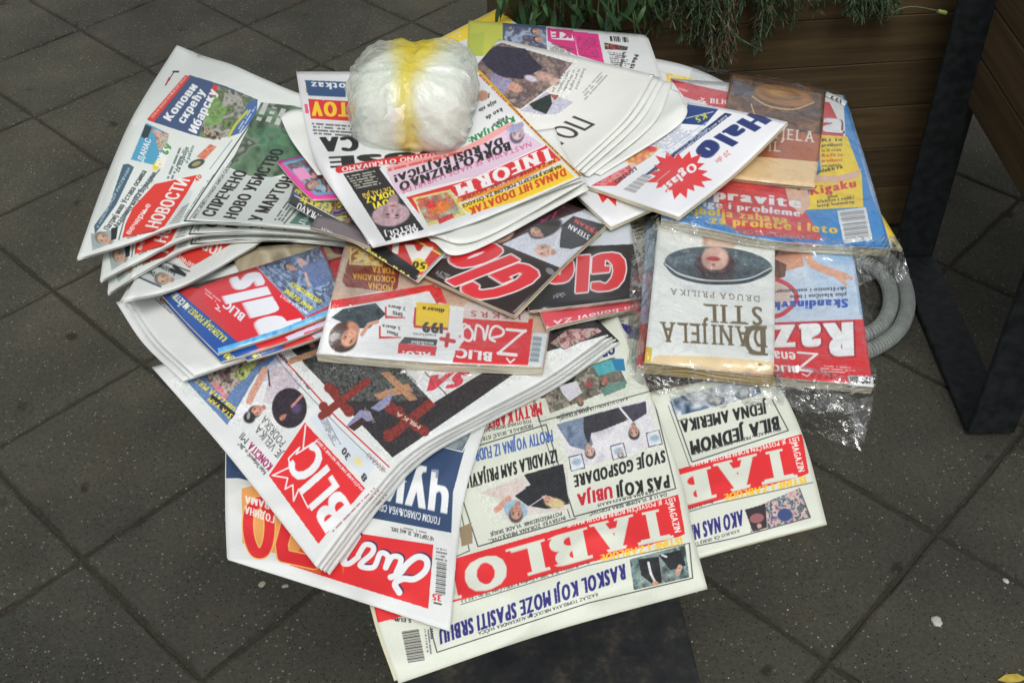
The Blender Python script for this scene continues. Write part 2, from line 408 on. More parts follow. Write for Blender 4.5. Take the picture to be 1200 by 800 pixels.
# ================================================================ THE SETTING
# ---- paving: 30 cm concrete slabs laid diagonally, real joints
TS, TYAW, TX, TY = .3, .8005435, -4.33785212 * .3, 8.54048486 * .3
def node(a, b):
    x, y = a * TS, -b * TS
    return TX + x * math.cos(TYAW) - y * math.sin(TYAW), TY + x * math.sin(TYAW) + y * math.cos(TYAW)
def slab_mat(edge=True):
    m, nt, b = newmat('concrete_slab' if edge else 'concrete_slab_outer'); g = N(nt, 'ShaderNodeNewGeometry'); P = g.outputs['Position']
    oi = N(nt, 'ShaderNodeObjectInfo')
    def noise(sc, d=4., r=.5):
        n = N(nt, 'ShaderNodeTexNoise', i_Scale=sc, i_Detail=d, i_Roughness=r); nt.links.new(P, n.inputs['Vector']); return n.outputs[0]
    base = ramp(nt, noise(5, 5, .6), [(.3, lin((61, 61, 55))), (.55, lin((70, 70, 63))), (.75, lin((79, 78, 69)))])
    fine = ramp(nt, noise(150, 8, .85), [(.3, (.55, .55, .55)), (.5, (.98, .98, .98)), (.7, (1.5, 1.49, 1.45))])
    c = mixc(nt, base, fine, 1., 'MULTIPLY')
    per = ramp(nt, oi.outputs['Random'], [(0, (.94, .94, .95)), (1, (1.06, 1.05, 1.03))]); c = mixc(nt, c, per, 1., 'MULTIPLY')
    def specks(sc, lo, hi, col, c, thr):
        v = N(nt, 'ShaderNodeTexVoronoi', i_Scale=sc); nt.links.new(P, v.inputs['Vector'])
        d = ramp(nt, v.outputs['Distance'], [(lo, (1, 1, 1)), (hi, (0, 0, 0))])
        s = N(nt, 'ShaderNodeSeparateColor'); nt.links.new(v.outputs['Color'], s.inputs[0])
        k = ramp(nt, s.outputs[0], [(thr, (0, 0, 0)), (thr + .01, (1, 1, 1))])
        f = mixc(nt, (0, 0, 0, 1), d, k)
        v2 = ramp(nt, s.outputs[1], [(0, tuple(x * .6 for x in lin(col))), (1, lin(col))])
        return mixc(nt, c, v2, f)
    big = noise(1.6, 4, .6); c = mixc(nt, c, ramp(nt, big, [(.3, (.80, .80, .82)), (.5, (1.02, 1.01, 1)), (.7, (1.28, 1.23, 1.14))]), 1., 'MULTIPLY')
    c = mixc(nt, c, (.075, .06, .038, 1), ramp(nt, noise(6.5, 5, .7), [(.56, (0, 0, 0)), (.74, (.5, .5, .5))]))
    tc = N(nt, 'ShaderNodeTexCoord'); so_ = N(nt, 'ShaderNodeSeparateXYZ'); nt.links.new(tc.outputs['Object'], so_.inputs[0])
    def absn(o_):
        k_ = N(nt, 'ShaderNodeMath', operation='ABSOLUTE'); nt.links.new(o_, k_.inputs[0]); return k_.outputs[0]
    mxn = N(nt, 'ShaderNodeMath', operation='MAXIMUM'); nt.links.new(absn(so_.outputs[0]), mxn.inputs[0]); nt.links.new(absn(so_.outputs[1]), mxn.inputs[1])
    wob = N(nt, 'ShaderNodeMath', operation='MULTIPLY_ADD'); wob.inputs[1].default_value = .022; nt.links.new(noise(38, 4, .7), wob.inputs[0]); nt.links.new(mxn.outputs[0], wob.inputs[2])
    if edge: c = mixc(nt, c, (.020, .018, .013, 1), ramp(nt, wob.outputs[0], [(.1515, (0, 0, 0)), (.157, (.3, .3, .3)), (.163, (.7, .7, .7))]))
    c = specks(210, .24, .36, (128, 124, 110), c, .90)
    c = specks(260, .22, .34, (28, 27, 25), c, .80)
    c = specks(120, .12, .2, (175, 172, 158), c, .975)
    c = specks(300, .2, .35, (100, 84, 62), c, .93)
    st = N(nt, 'ShaderNodeTexVoronoi', i_Scale=9.); nt.links.new(P, st.inputs['Vector'])
    stn = N(nt, 'ShaderNodeMath', operation='ADD'); nt.links.new(st.outputs['Distance'], stn.inputs[0])
    mm = N(nt, 'ShaderNodeMath', operation='MULTIPLY'); mm.inputs[1].default_value = .28; nt.links.new(noise(60, 3), mm.inputs[0]); nt.links.new(mm.outputs[0], stn.inputs[1])
    c = mixc(nt, c, lin((38, 36, 32)) + (1,), ramp(nt, stn.outputs[0], [(.20, (.75, .75, .75)), (.27, (0, 0, 0))]))
    nt.links.new(c, b.inputs['Base Color'])
    nt.links.new(ramp(nt, noise(40), [(.3, (.85,) * 3), (.7, (.97,) * 3)]), b.inputs['Roughness']); b.inputs['Specular IOR Level'].default_value = .12
    bump(nt, noise(420, 5, .8), b, .55, .0016); return m
M_slab = slab_mat(); M_slab_far = slab_mat(False)
M_joint = plain_mat('sandy_joint_dirt', (54, 51, 43), .95, .3, 180, .8, .003, .2)
M_ground = plain_mat('distant_paving', (68, 66, 59), .9, .15, 8, .3, .003, .3)
pave = empty('pavement', (0, 0, 0), None, None); pave['kind'] = 'structure'
g0 = mesh('ground', [(-60, -60, -.02), (60, -60, -.02), (60, 60, -.02), (-60, 60, -.02)], [(0, 1, 2, 3)], M_ground); g0['kind'] = 'structure'
mesh('joint_bed', [(-7, -6, -.0045), (7, -6, -.0045), (7, 9, -.0045), (-7, 9, -.0045)], [(0, 1, 2, 3)], M_joint, pave)
def slab_mesh(seed):
    rnd = random.Random(seed); h = TS / 2 - .0019; vs = []; prof = [(h, -.022), (h, -.0050), (h - .0022, -.0018), (h - .0065, 0)]
    n = 7; ring = []
    for r, z in prof:
        row = []
        for k in range(4):
            for i in range(n):
                t = i / n; x, y = [( -1 + 2 * t, -1), (1, -1 + 2 * t), (1 - 2 * t, 1), (-1, 1 - 2 * t)][k]
                j = rnd.uniform(-.0024, .0009) if i and z > -.01 else 0
                row.append(len(vs)); vs.append((x * r + (j if abs(x) == 1 else 0) * x, y * r + (j if abs(y) == 1 else 0) * y, z))
        ring.append(row)
    fs = []
    for a, b in zip(ring, ring[1:]):
        L = len(a); fs += [(a[i], a[(i + 1) % L], b[(i + 1) % L], b[i]) for i in range(L)]
    fs.append(tuple(ring[-1])); return vs, fs
protos = []
for s in range(5):
    vs, fs = slab_mesh(s); me = bpy.data.meshes.new('paving_slab'); me.from_pydata(vs, [], fs); me.materials.append(M_slab); me.update(); protos.append(me)
rnd = random.Random(3); cnt = 0; cells = []
for a in range(-34, 46):
    for b in range(-34, 46):
        x0, y0 = node(a + .5, b + .5)
        if math.hypot(x0, y0 - 1.5) < 7: cells.append((max(0, abs(x0) - .42 * max(y0, 0)) * 3 + abs(y0 - 1.6), x0, y0))
cells.sort(); fv, ff = [], []
for k, (_, x0, y0) in enumerate(cells):
    rz = TYAW + R_(90) * rnd.randrange(4); z0 = rnd.uniform(-.0012, .0008)
    if k < 296:
        o = bpy.data.objects.new('paving_slab', protos[rnd.randrange(5)]); COL.objects.link(o); o.parent = pave
        o.location = (x0, y0, z0); o.rotation_euler = (rnd.uniform(-.003, .003), rnd.uniform(-.003, .003), rz); cnt += 1
    else:
        n0 = len(fv); c_, s_ = math.cos(TYAW), math.sin(TYAW)
        for h_, z_ in ((.1481, -.016), (.1481, -.0018), (.1435, 0)):
            for sx, sy in ((-1, -1), (1, -1), (1, 1), (-1, 1)): fv.append((x0 + h_ * (sx * c_ - sy * s_), y0 + h_ * (sx * s_ + sy * c_), z0 + z_))
        ff += [(n0 + r + i, n0 + r + (i + 1) % 4, n0 + r + 4 + (i + 1) % 4, n0 + r + 4 + i) for r in (0, 4) for i in range(4)] + [(n0 + 8, n0 + 9, n0 + 10, n0 + 11)]
far = mesh('outer_paving_slabs', fv, ff, M_slab_far, pave); far['kind'] = 'stuff'

# ---- wood and steel
def wood_mat(name, dark, mid, light):
    m, nt, b = newmat(name); tc = N(nt, 'ShaderNodeTexCoord'); oi = N(nt, 'ShaderNodeObjectInfo')
    ad = N(nt, 'ShaderNodeVectorMath', operation='ADD'); sc = N(nt, 'ShaderNodeVectorMath', operation='SCALE'); sc.inputs[0].default_value = (9, 5, 7)
    nt.links.new(oi.outputs['Random'], sc.inputs['Scale']); nt.links.new(tc.outputs['Object'], ad.inputs[0]); nt.links.new(sc.outputs[0], ad.inputs[1])
    mp = N(nt, 'ShaderNodeMapping'); mp.inputs['Scale'].default_value = (2.2, 40, 40); nt.links.new(ad.outputs[0], mp.inputs[0])
    n = N(nt, 'ShaderNodeTexNoise', i_Scale=1., i_Detail=6., i_Roughness=.62, i_Distortion=1.2); nt.links.new(mp.outputs[0], n.inputs['Vector'])
    c = ramp(nt, n.outputs[0], [(.28, lin(dark)), (.5, lin(mid)), (.75, lin(light))])
    c = mixc(nt, c, ramp(nt, oi.outputs['Random'], [(0, (.8, .8, .8)), (1, (1.15, 1.12, 1.08))]), 1., 'MULTIPLY')
    nt.links.new(c, b.inputs['Base Color']); b.inputs['Roughness'].default_value = .72; b.inputs['Specular IOR Level'].default_value = .25
    bump(nt, n.outputs[0], b, .35, .0015); return m
M_wood = wood_mat('weathered_planter_wood', (60, 48, 31), (80, 65, 43), (98, 82, 56))
M_wood2 = wood_mat('dark_box_wood', (62, 50, 34), (80, 66, 46), (98, 80, 56))
M_steel = plain_mat('black_painted_steel', (27, 31, 33), .6, .55, 55, .5, .0012, .3)
M_scuff, _nt, _b = newmat('scuffed_black_base')
_g = N(_nt, 'ShaderNodeNewGeometry'); _n = N(_nt, 'ShaderNodeTexNoise', i_Scale=22., i_Detail=8., i_Roughness=.72); _nt.links.new(_g.outputs['Position'], _n.inputs['Vector'])
_nt.links.new(ramp(_nt, _n.outputs[0], [(.38, lin((20, 23, 27))), (.52, lin((38, 39, 39))), (.6, lin((62, 58, 50))), (.72, lin((88, 86, 78)))]), _b.inputs['Base Color'])
_b.inputs['Roughness'].default_value = .7; bump(_nt, _n.outputs[0], _b, .3, .001)
M_soil = plain_mat('dark_soil', (40, 30, 22), .95, .4, 90, 1, .01)
def box_v(sx, sy, sz, bev=.0025):
    """bevelled box centred on the origin"""
    vs = []; 
    for k, (z, q) in enumerate(((-sz / 2, bev), (-sz / 2 + bev, 0), (sz / 2 - bev, 0), (sz / 2, bev))):
        x, y = sx / 2 - q, sy / 2 - q; c = bev * .6
        vs += [(-x + c, -y, z), (x - c, -y, z), (x, -y + c, z), (x, y - c, z), (x - c, y, z), (-x + c, y, z), (-x, y - c, z), (-x, -y + c, z)]
    fs = [(k * 8 + i, k * 8 + (i + 1) % 8, k * 8 + 8 + (i + 1) % 8, k * 8 + 8 + i) for k in range(3) for i in range(8)]
    return vs, fs + [tuple(range(7, -1, -1)), tuple(range(24, 32))]
def board(name, c, size, parent, mat, rz=0., rx=0., bev=.0025):
    vs, fs = box_v(*size, bev); o = mesh(name, vs, fs, mat, parent); o.location = Vector(c) - parent.location; o.rotation_euler = (rx, 0, rz); return o

# ---- planter behind the table: horizontal boards
AR = R_(5.); P0 = np.array([.80, 1.869]); dl = np.array([-math.cos(AR), -math.sin(AR)]); dn = np.array([-math.sin(AR), math.cos(AR)])
LW = .805; PH = .0895
pl = empty('wooden_planter', (P0[0] + dl[0] * LW / 2, P0[1] + dl[1] * LW / 2, 0), 'long brown plank planter box with green plants hanging over its front', 'planter')
for k in range(7):
    z = .012 + PH * (k + .5)
    c = P0 + dl * LW / 2 + dn * .011; board('plank', (c[0], c[1], z), (LW, .022, PH - .0014), pl, M_wood, AR, bev=.0012)
    for s_, e in ((0, 1), (1, -1)):
        c = P0 + dl * (LW * s_ + e * .011) + dn * (.024 + .19); board('plank', (c[0], c[1], z), (.38, .022, PH - .0022), pl, M_wood, AR + R_(90))
    c = P0 + dl * LW / 2 + dn * .417; board('plank', (c[0], c[1], z), (LW, .022, PH - .0014), pl, M_wood, AR, bev=.0012)
c = P0 + dl * LW / 2 + dn * .214; board('soil', (c[0], c[1], .56), (LW - .05, .37, .03), pl, M_soil, AR)
board('base_frame', (c[0], c[1], .0045), (LW - .04, .36, .009), pl, M_steel, AR)

# ---- steel framed wooden box at the right
rb = empty('raised_wooden_box', (1.1, 1.5, 0), 'dark brown wooden box raised on black flat steel legs at the right edge', 'planter')
for k in range(5):
    z = .338 + .09 * (k + .5)
    board('plank', (.80, 1.46, z), (.66, .02, .087), rb, M_wood2, R_(90))
    board('plank', (1.09, 1.118, z), (.56, .02, .087), rb, M_wood2, 0)
    board('plank', (1.09, 1.802, z), (.56, .02, .087), rb, M_wood2, 0)
    board('plank', (1.38, 1.46, z), (.66, .02, .087), rb, M_wood2, R_(90))
board('bottom_board', (1.09, 1.46, .352), (.55, .65, .018), rb, M_wood2)
board('soil', (1.09, 1.46, .73), (.55, .65, .03), rb, M_soil)
for dx in (0, .58):
    board('leg', (.7705 + dx, 1.302, .42), (.075, .01, .82), rb, M_steel)
    board('leg', (.767 + dx, 1.765, .42), (.075, .01, .82), rb, M_steel)
    board('foot_bar', (.7705 + dx, 1.5335, .0105), (.075, .45, .010), rb, M_steel)

# ---- the table that carries the papers
RTT = .275; tb = empty('round_table', (.03, .99, 0), 'small round pedestal table under the newspapers, black base plate on the paving', 'table')
def lathe(prof, n=40, c=(0, 0)):
    vs = [(c[0] + r * math.cos(2 * math.pi * i / n), c[1] + r * math.sin(2 * math.pi * i / n), z) for r, z in prof for i in range(n)]
    fs = [(k * n + i, k * n + (i + 1) % n, k * n + n + (i + 1) % n, k * n + n + i) for k in range(len(prof) - 1) for i in range(n)]
    return vs, fs + [tuple(range(n - 1, -1, -1)), tuple(range(len(prof) * n - n, len(prof) * n))]
vs, fs = lathe([(RTT - .01, ZT - .03), (RTT, ZT - .024), (RTT, ZT - .006), (RTT - .004, ZT - .002)], 64)
o = mesh('table_top', vs, fs, M_wood2, tb); o.location = (-.03, -.10, 0)
vs, fs = lathe([(.05, .012), (.04, .03), (.03, .06), (.028, .6), (.09, .655), (.11, ZT - .031)]); mesh('pedestal', vs, fs, M_steel, tb, True)
o = board('base_plate', (.0325, .95, .008), (.40, .40, .012), tb, M_scuff, R_(5.5))

# ---- hose: grey corrugated conduit lying in two loops on the paving
M_hose = plain_mat('grey_conduit_plastic', (142, 148, 144), .6, .12, 60, .2, .001, .35)
def px_ground(L, z): return np.array([at_z(x, y, z) for x, y in L])
loop = [(930, 420), (985, 420), (1022, 409), (1051, 389), (1063, 362), (1060, 335), (1048, 312), (1022, 292), (975, 283), (930, 300), (908, 340), (920, 382), (965, 401), (1004, 396), (1030, 384), (1042, 364), (1043, 345), (1037, 328), (1022, 313), (985, 303), (950, 318), (940, 350)]
Pn = px_ground(loop, .016); Pn[10:, 2] += np.linspace(0, .004, len(Pn) - 10)
Pn = cr(Pn, 900); d = np.linalg.norm(np.diff(Pn, axis=0), axis=1); s_ = np.concatenate([[0], np.cumsum(d)])
nr = int(s_[-1] / .00135); st = np.linspace(0, s_[-1], nr); Pn = np.stack([np.interp(st, s_, Pn[:, k]) for k in range(3)], 1)
vs, fs = [], []; nn = 12
for i in range(nr):
    t = Pn[min(i + 1, nr - 1)] - Pn[max(i - 1, 0)]; t /= np.linalg.norm(t); sd = np.cross(t, [0, 0, 1]); sd /= np.linalg.norm(sd); u = np.cross(sd, t)
    r = .0106 if i % 5 in (0, 1) else .0142
    for k in range(nn):
        a = 2 * math.pi * k / nn; vs.append(Pn[i] + sd * r * math.cos(a) + u * r * math.sin(a))
    if i: fs += [((i - 1) * nn + k, (i - 1) * nn + (k + 1) % nn, i * nn + (k + 1) % nn, i * nn + k) for k in range(nn)]
fs += [tuple(range(nn - 1, -1, -1)), tuple(range((nr - 1) * nn, nr * nn))]
hose = mesh('corrugated_hose', vs, fs, M_hose, loc=(float(Pn[0][0]), float(Pn[0][1]), 0))
tag(hose, 'coiled grey corrugated plastic conduit lying on the paving below the magazines', 'hose')

# ---- small litter on the slabs
def pebble(name, px, py, r, mat, label, cat):
    c = at_z(px, py, .002); rn = random.Random(px); vs = []
    for j, (q, z) in enumerate(((1, 0), (.95, .35), (.6, .6))):
        for i in range(9):
            a = 2 * math.pi * i / 9; k = r * q * (1 + .25 * math.sin(2 * a + px) + rn.uniform(-.12, .12)); vs.append((k * math.cos(a), k * .8 * math.sin(a), z * r * .5))
    fs = [(k * 9 + i, k * 9 + (i + 1) % 9, k * 9 + 9 + (i + 1) % 9, k * 9 + 9 + i) for k in range(2) for i in range(9)] + [tuple(range(18, 27))]
    o = mesh(name, vs, fs, mat, smooth=True); o.location = (c[0], c[1], .0012); tag(o, label, cat)
M_peb = plain_mat('pale_stone', (150, 142, 125), .8, .2, 200); M_gum = plain_mat('chewing_gum', (176, 174, 166), .7, .2, 300)
pebble('pebble', 307, 684, .006, M_peb, 'pale pebble on the paving left of the lowest white newspaper', 'pebble')
pebble('pebble', 334, 686, .0045, M_peb, 'smaller dull pebble just right of the pale pebble below the newspapers', 'pebble')
pebble('pebble', 1179, 680, .005, M_gum, 'whitish pebble beside the slab joint near the right edge', 'pebble')
pebble('chewing_gum', 1098, 727, .009, M_gum, 'flattened whitish chewing gum on the lower right slab', 'gum')
M_yl = plain_mat('dry_yellow_leaf', (170, 150, 60), .7, .2, 80)
c = at_z(1186, 796, .004); o = mesh('fallen_leaf', [(-.02, 0, 0), (-.008, .006, .003), (.008, .007, .004), (.02, .001, .001), (.008, -.005, .003), (-.008, -.006, .002)], [(0, 1, 4, 5), (1, 2, 3, 4)][:1] + [(1, 2, 4), (2, 3, 4)], M_yl); o.location = c
tag(o, 'small yellow dry leaf on the paving in the bottom right corner', 'leaf')

# ---- plants hanging over the planter front
def leaf_mat(name, a, b_, c_):
    m, nt, b = newmat(name); g = N(nt, 'ShaderNodeNewGeometry'); n = N(nt, 'ShaderNodeTexNoise', i_Scale=35., i_Detail=2.); oi = N(nt, 'ShaderNodeObjectInfo')
    nt.links.new(g.outputs['Position'], n.inputs['Vector'])
    c = ramp(nt, n.outputs[0], [(.3, lin(a)), (.55, lin(b_)), (.75, lin(c_))])
    c = mixc(nt, c, ramp(nt, oi.outputs['Random'], [(0, (.65, .7, .65)), (1, (1.3, 1.25, 1.15))]), 1., 'MULTIPLY')
    nt.links.new(c, b.inputs['Base Color']); b.inputs['Roughness'].default_value = .55; b.inputs['Subsurface Weight'].default_value = .0; b.inputs['Specular IOR Level'].default_value = .3
    return m
M_leaf = leaf_mat('green_leaf', (36, 60, 36), (50, 80, 46), (72, 106, 62))
M_needle = leaf_mat('rosemary_needles', (36, 52, 36), (52, 72, 50), (84, 102, 74))
M_dry = leaf_mat('dry_needles', (70, 60, 48), (96, 82, 66), (124, 106, 84))
M_stem = plain_mat('plant_stem', (86, 98, 70), .7, .2, 80)
def blade(L, W_, bend, twist, seg=5):
    vs, fs = [], []
    for i in range(seg + 1):
        t = i / seg; wd = W_ * math.sin(math.pi * min(1, .12 + t * .88)) ** .8 if i < seg else 0.0002
        x = L * math.sin(bend * t) / max(bend, 1e-3); z = -L * (1 - math.cos(bend * t)) / max(bend, 1e-3); a = twist * t
        for s in (-1, 0, 1): vs.append((x, s * wd / 2 * math.cos(a), z + s * wd / 2 * math.sin(a) + (.12 * wd if s == 0 else 0) * -1))
        if i:
            b = i * 3; fs += [(b - 3, b - 2, b + 1, b), (b - 2, b - 1, b + 2, b + 1)]
    return vs, fs
def frame_from(dirv, roll):
    d = Vector(dirv).normalized(); q = d.to_track_quat('X', 'Z'); from mathutils import Quaternion
    return (q @ Quaternion((1, 0, 0), roll))
def tube(P, r0, r1, n=5):
    vs, fs = [], []; P = [np.array(p, float) for p in P]
    for i, p in enumerate(P):
        t = P[min(i + 1, len(P) - 1)] - P[max(i - 1, 0)]; t /= np.linalg.norm(t) + 1e-9; a = np.cross(t, [.3, .9, .2]); a /= np.linalg.norm(a); b = np.cross(t, a)
        r = r0 + (r1 - r0) * i / (len(P) - 1)
        for k in range(n): vs.append(p + a * r * math.cos(6.2832 * k / n) + b * r * math.sin(6.2832 * k / n))
        if i: fs += [((i - 1) * n + k, (i - 1) * n + (k + 1) % n, i * n + (k + 1) % n, i * n + k) for k in range(n)]
    return vs, fs
def face_y(px, py, off):   # point just in front of the planter's front boards
    d = Fv * FOC + Rv * (px - 600) - Uv * (py - 400); n = np.array([dn[0], dn[1], 0.]); q = np.array([P0[0], P0[1], 0.]) - n * off
    t = ((q - CAM) @ n) / (d @ n); return CAM + d * t
rn = random.Random(11)
lp = empty('leafy_plant', tuple(face_y(660, -20, .0)), 'bushy green plant with long drooping leaves hanging over the left of the planter', 'plant')
blades = []
for k in range(8):
    vs, fs = blade(.058, .0105, .7 + .2 * k, .3 * (k - 4) / 4); me = bpy.data.meshes.new('leaf'); me.from_pydata(vs, [], fs); me.materials.append(M_leaf)
    me.polygons.foreach_set('use_smooth', [True] * len(me.polygons)); blades.append(me)
def put_leaf(p, dirv, sc, parent, me=None):
    o = bpy.data.objects.new('leaf', me or blades[rn.randrange(8)]); COL.objects.link(o); o.parent = parent
    o.location = Vector(tuple(p)) - parent.location; o.rotation_mode = 'QUATERNION'; o.rotation_quaternion = frame_from(dirv, rn.uniform(-.9, .9)); o.scale = (sc, sc, sc)
nleaf = 0
for k in range(34):
    px = 585 + 178 * (k + rn.random()) / 34; low = 14 + 15 * math.sin((px - 575) / 190 * 3.1) + rn.uniform(-10, 6); off = rn.uniform(.01, .11)
    a = face_y(px + rn.uniform(-14, 14), -95, off * .5 + .0); b = face_y(px, low - 12, off)
    m = (a + b) / 2 + np.array([0, -.02, .01]); P = cr(np.array([a, m, b]), 7)
    vs, fs = tube([p - np.array(lp.location) for p in P], .0016, .0009); mesh('stem', vs, fs, M_stem, lp)
    for i in range(7):
        t = .25 + .75 * i / 6; p = P[int(t * 6)]
        dv = (rn.uniform(-1.2, 1.2), rn.uniform(-.9, .1), rn.uniform(-1.2, .25)); put_leaf(p, dv, rn.uniform(.6, 1.15), lp); nleaf += 1
for x0, x1, y1 in ((742, 748, 70), (744, 762, 62)):
    P = cr(np.array([face_y(x0 - 8, -30, .05), face_y(x0, 18, .07), face_y((x0 + x1) / 2, 44, .07), face_y(x1, y1 - 28, .065)]), 9)
    vs, fs = tube([p - np.array(lp.location) for p in P], .0012, .0006); mesh('stem', vs, fs, M_stem, lp)
    put_leaf(P[-1], (.1, -.1, -1), .9, lp)
LV, LF = [], []
for k in range(60):
    t_ = rn.uniform(.68, .97); c0 = P0 + dl * LW * t_ + dn * rn.uniform(.03, .33); top = np.array([c0[0] + rn.uniform(-.05, .05), c0[1] + rn.uniform(-.08, .03), .60 + rn.uniform(.05, .15)])
    vs, fs = tube([np.array([c0[0], c0[1], .57]) - np.array(lp.location), top - np.array(lp.location)], .0015, .001, 4); b_ = len(LV); LV += vs; LF += [tuple(i + b_ for i in f) for f in fs]
    for i in range(8):
        p = np.array([c0[0], c0[1], .57]) * (1 - i / 7) + top * i / 7; qv, qf = blade(.05, .010, .9, .2, 4); M_ = frame_from((rn.uniform(-1, 1), rn.uniform(-1, 1), rn.uniform(-.2, .9)), rn.uniform(-1, 1)); b_ = len(LV)
        LV += [np.array(M_ @ Vector(v)) + p - np.array(lp.location) for v in qv]; LF += [tuple(j + b_ for j in f) for f in qf]
o = mesh('upright_foliage', LV, LF, M_leaf, lp, smooth=True); o['kind'] = 'stuff'
def rosemary(name, label, stems, dens, seed, cat='plant', fuzz=1.):
    rn2 = random.Random(seed); root = empty(name, tuple(float(v_) for v_ in face_y(stems[0][0][0][0], -20, .02)), label, cat)
    L0 = np.array(root.location); NV, NF, DV, DF, SV, SF = [], [], [], [], [], []
    for pts, off, dry in stems:
        n = len(pts); P = cr(np.array([face_y(x, y, off * (.35 + .65 * i / max(1, n - 1))) for i, (x, y) in enumerate(pts)] if len(pts[0]) == 2 else pts, float), 14)
        vs, fs = tube([p - L0 for p in P], .0016, .0008, 4); b = len(SV); SV += vs; SF += [tuple(i + b for i in f) for f in fs]
        Ln = np.linalg.norm(P[-1] - P[0]); m = int(Ln * dens)
        for i in range(m):
            t = i / m * 13; j = min(12, int(t)); p = P[j] + (P[j + 1] - P[j]) * (t - j); ax = P[j + 1] - P[j]; ax /= np.linalg.norm(ax) + 1e-9
            r = np.array([rn2.gauss(0, 1), rn2.gauss(0, 1) - .3, rn2.gauss(0, 1)]); r -= ax * (r @ ax); r /= np.linalg.norm(r)
            d = ax * rn2.uniform(.2, 1.2) + r; d /= np.linalg.norm(d); L = rn2.uniform(.010, .021) * fuzz; wv = np.cross(d, r); wv /= np.linalg.norm(wv) + 1e-9; wv *= .0011
            isdry = rn2.random() < dry * (i / m) ** 1.2 * 1.6
            V, F = (DV, DF) if isdry else (NV, NF); b = len(V); q = p - L0; k = np.array([0, 0, -.15 * L])
            V += [q - wv * .5, q + wv * .5, q + d * L * .6 + wv, q + d * L * .6 - wv, q + d * L + k]; F += [(b, b + 1, b + 2, b + 3), (b + 3, b + 2, b + 4)]
    o = mesh('stem', SV, SF, M_stem, root); 
    o = mesh('needles', NV, NF, M_needle, root); o['kind'] = 'stuff'
    if DF: o = mesh('dry_needles', DV, DF, M_dry, root); o['kind'] = 'stuff'
    return root
rn = random.Random(5); stems = []
for k in range(58):
    x = 755 + 190 * rn.random() ** .9; lx = x + rn.uniform(-22, 22)
    dep = 30 + 52 * math.exp(-((lx - 852) / 42) ** 2) - max(0, (lx - 905)) * .35 - max(0, 800 - lx) * .12 + rn.uniform(-34, 8)
    stems.append(([(x, -70), (x + rn.uniform(-12, 12), -20), (lx + rn.uniform(-8, 8), dep * .45 - 8), (lx, dep)], rn.uniform(.01, .10), .5 if 825 < lx < 885 else .12))
stems.append(([(860, -20), (893, 5), (905, 22), (897, 44)], .09, 0)); stems.append(([(800, -20), (835, 10), (860, 40), (893, 60)], .1, 0)); stems.append(([(930, -20), (950, 5), (957, 14)], .06, .9))
for k in range(46):
    t_ = rn.uniform(.28, .72); dq = rn.uniform(.02, .30); c0 = P0 + dl * LW * t_ + dn * (.03 + dq); hh_ = rn.uniform(.10, .19); lx, ly = rn.uniform(-.07, .07), rn.uniform(-.12, .03)
    stems.append(([(c0[0], c0[1], .57), (c0[0] + lx * .3, c0[1] + ly * .3, .57 + hh_ * .6), (c0[0] + lx, c0[1] + ly, .57 + hh_)], 0, .1))
rosemary('rosemary_plant', 'dense needle leaved shrub with brown dry tips drooping over the planter middle', stems, 620, 2)
stems = []
for k in range(22):
    x = rn.uniform(985, 1045); lx = x + rn.uniform(-14, 14); stems.append(([(x, -70), (x, -30), (lx, rn.uniform(8, 32) - abs(lx - 1018) * .35)], rn.uniform(.01, .07), .0))
rp = rosemary('rosemary_plant', 'small dark green tuft with one long pale shoot near the planter corner', stems, 700, 9)
P = cr(np.array([face_y(1040, 24, .05), face_y(1052, 12, .06), face_y(1070, 8, .06), face_y(1090, 11, .06), face_y(1099, 13, .06)]), 12)
vs, fs = tube([p - np.array(rp.location) for p in P], .0012, .0010); mesh('flower_stalk', vs, fs, M_stem, rp)
vs, fs = tube([P[-1] - np.array(rp.location) + (P[-1] - P[-2]) / np.linalg.norm(P[-1] - P[-2]) * s for s in (0, .003, .009, .016)], .003, .0035, 7)
mesh('flower_bud', vs, fs, plain_mat('yellow_green_bud', (150, 165, 90), .6), rp)

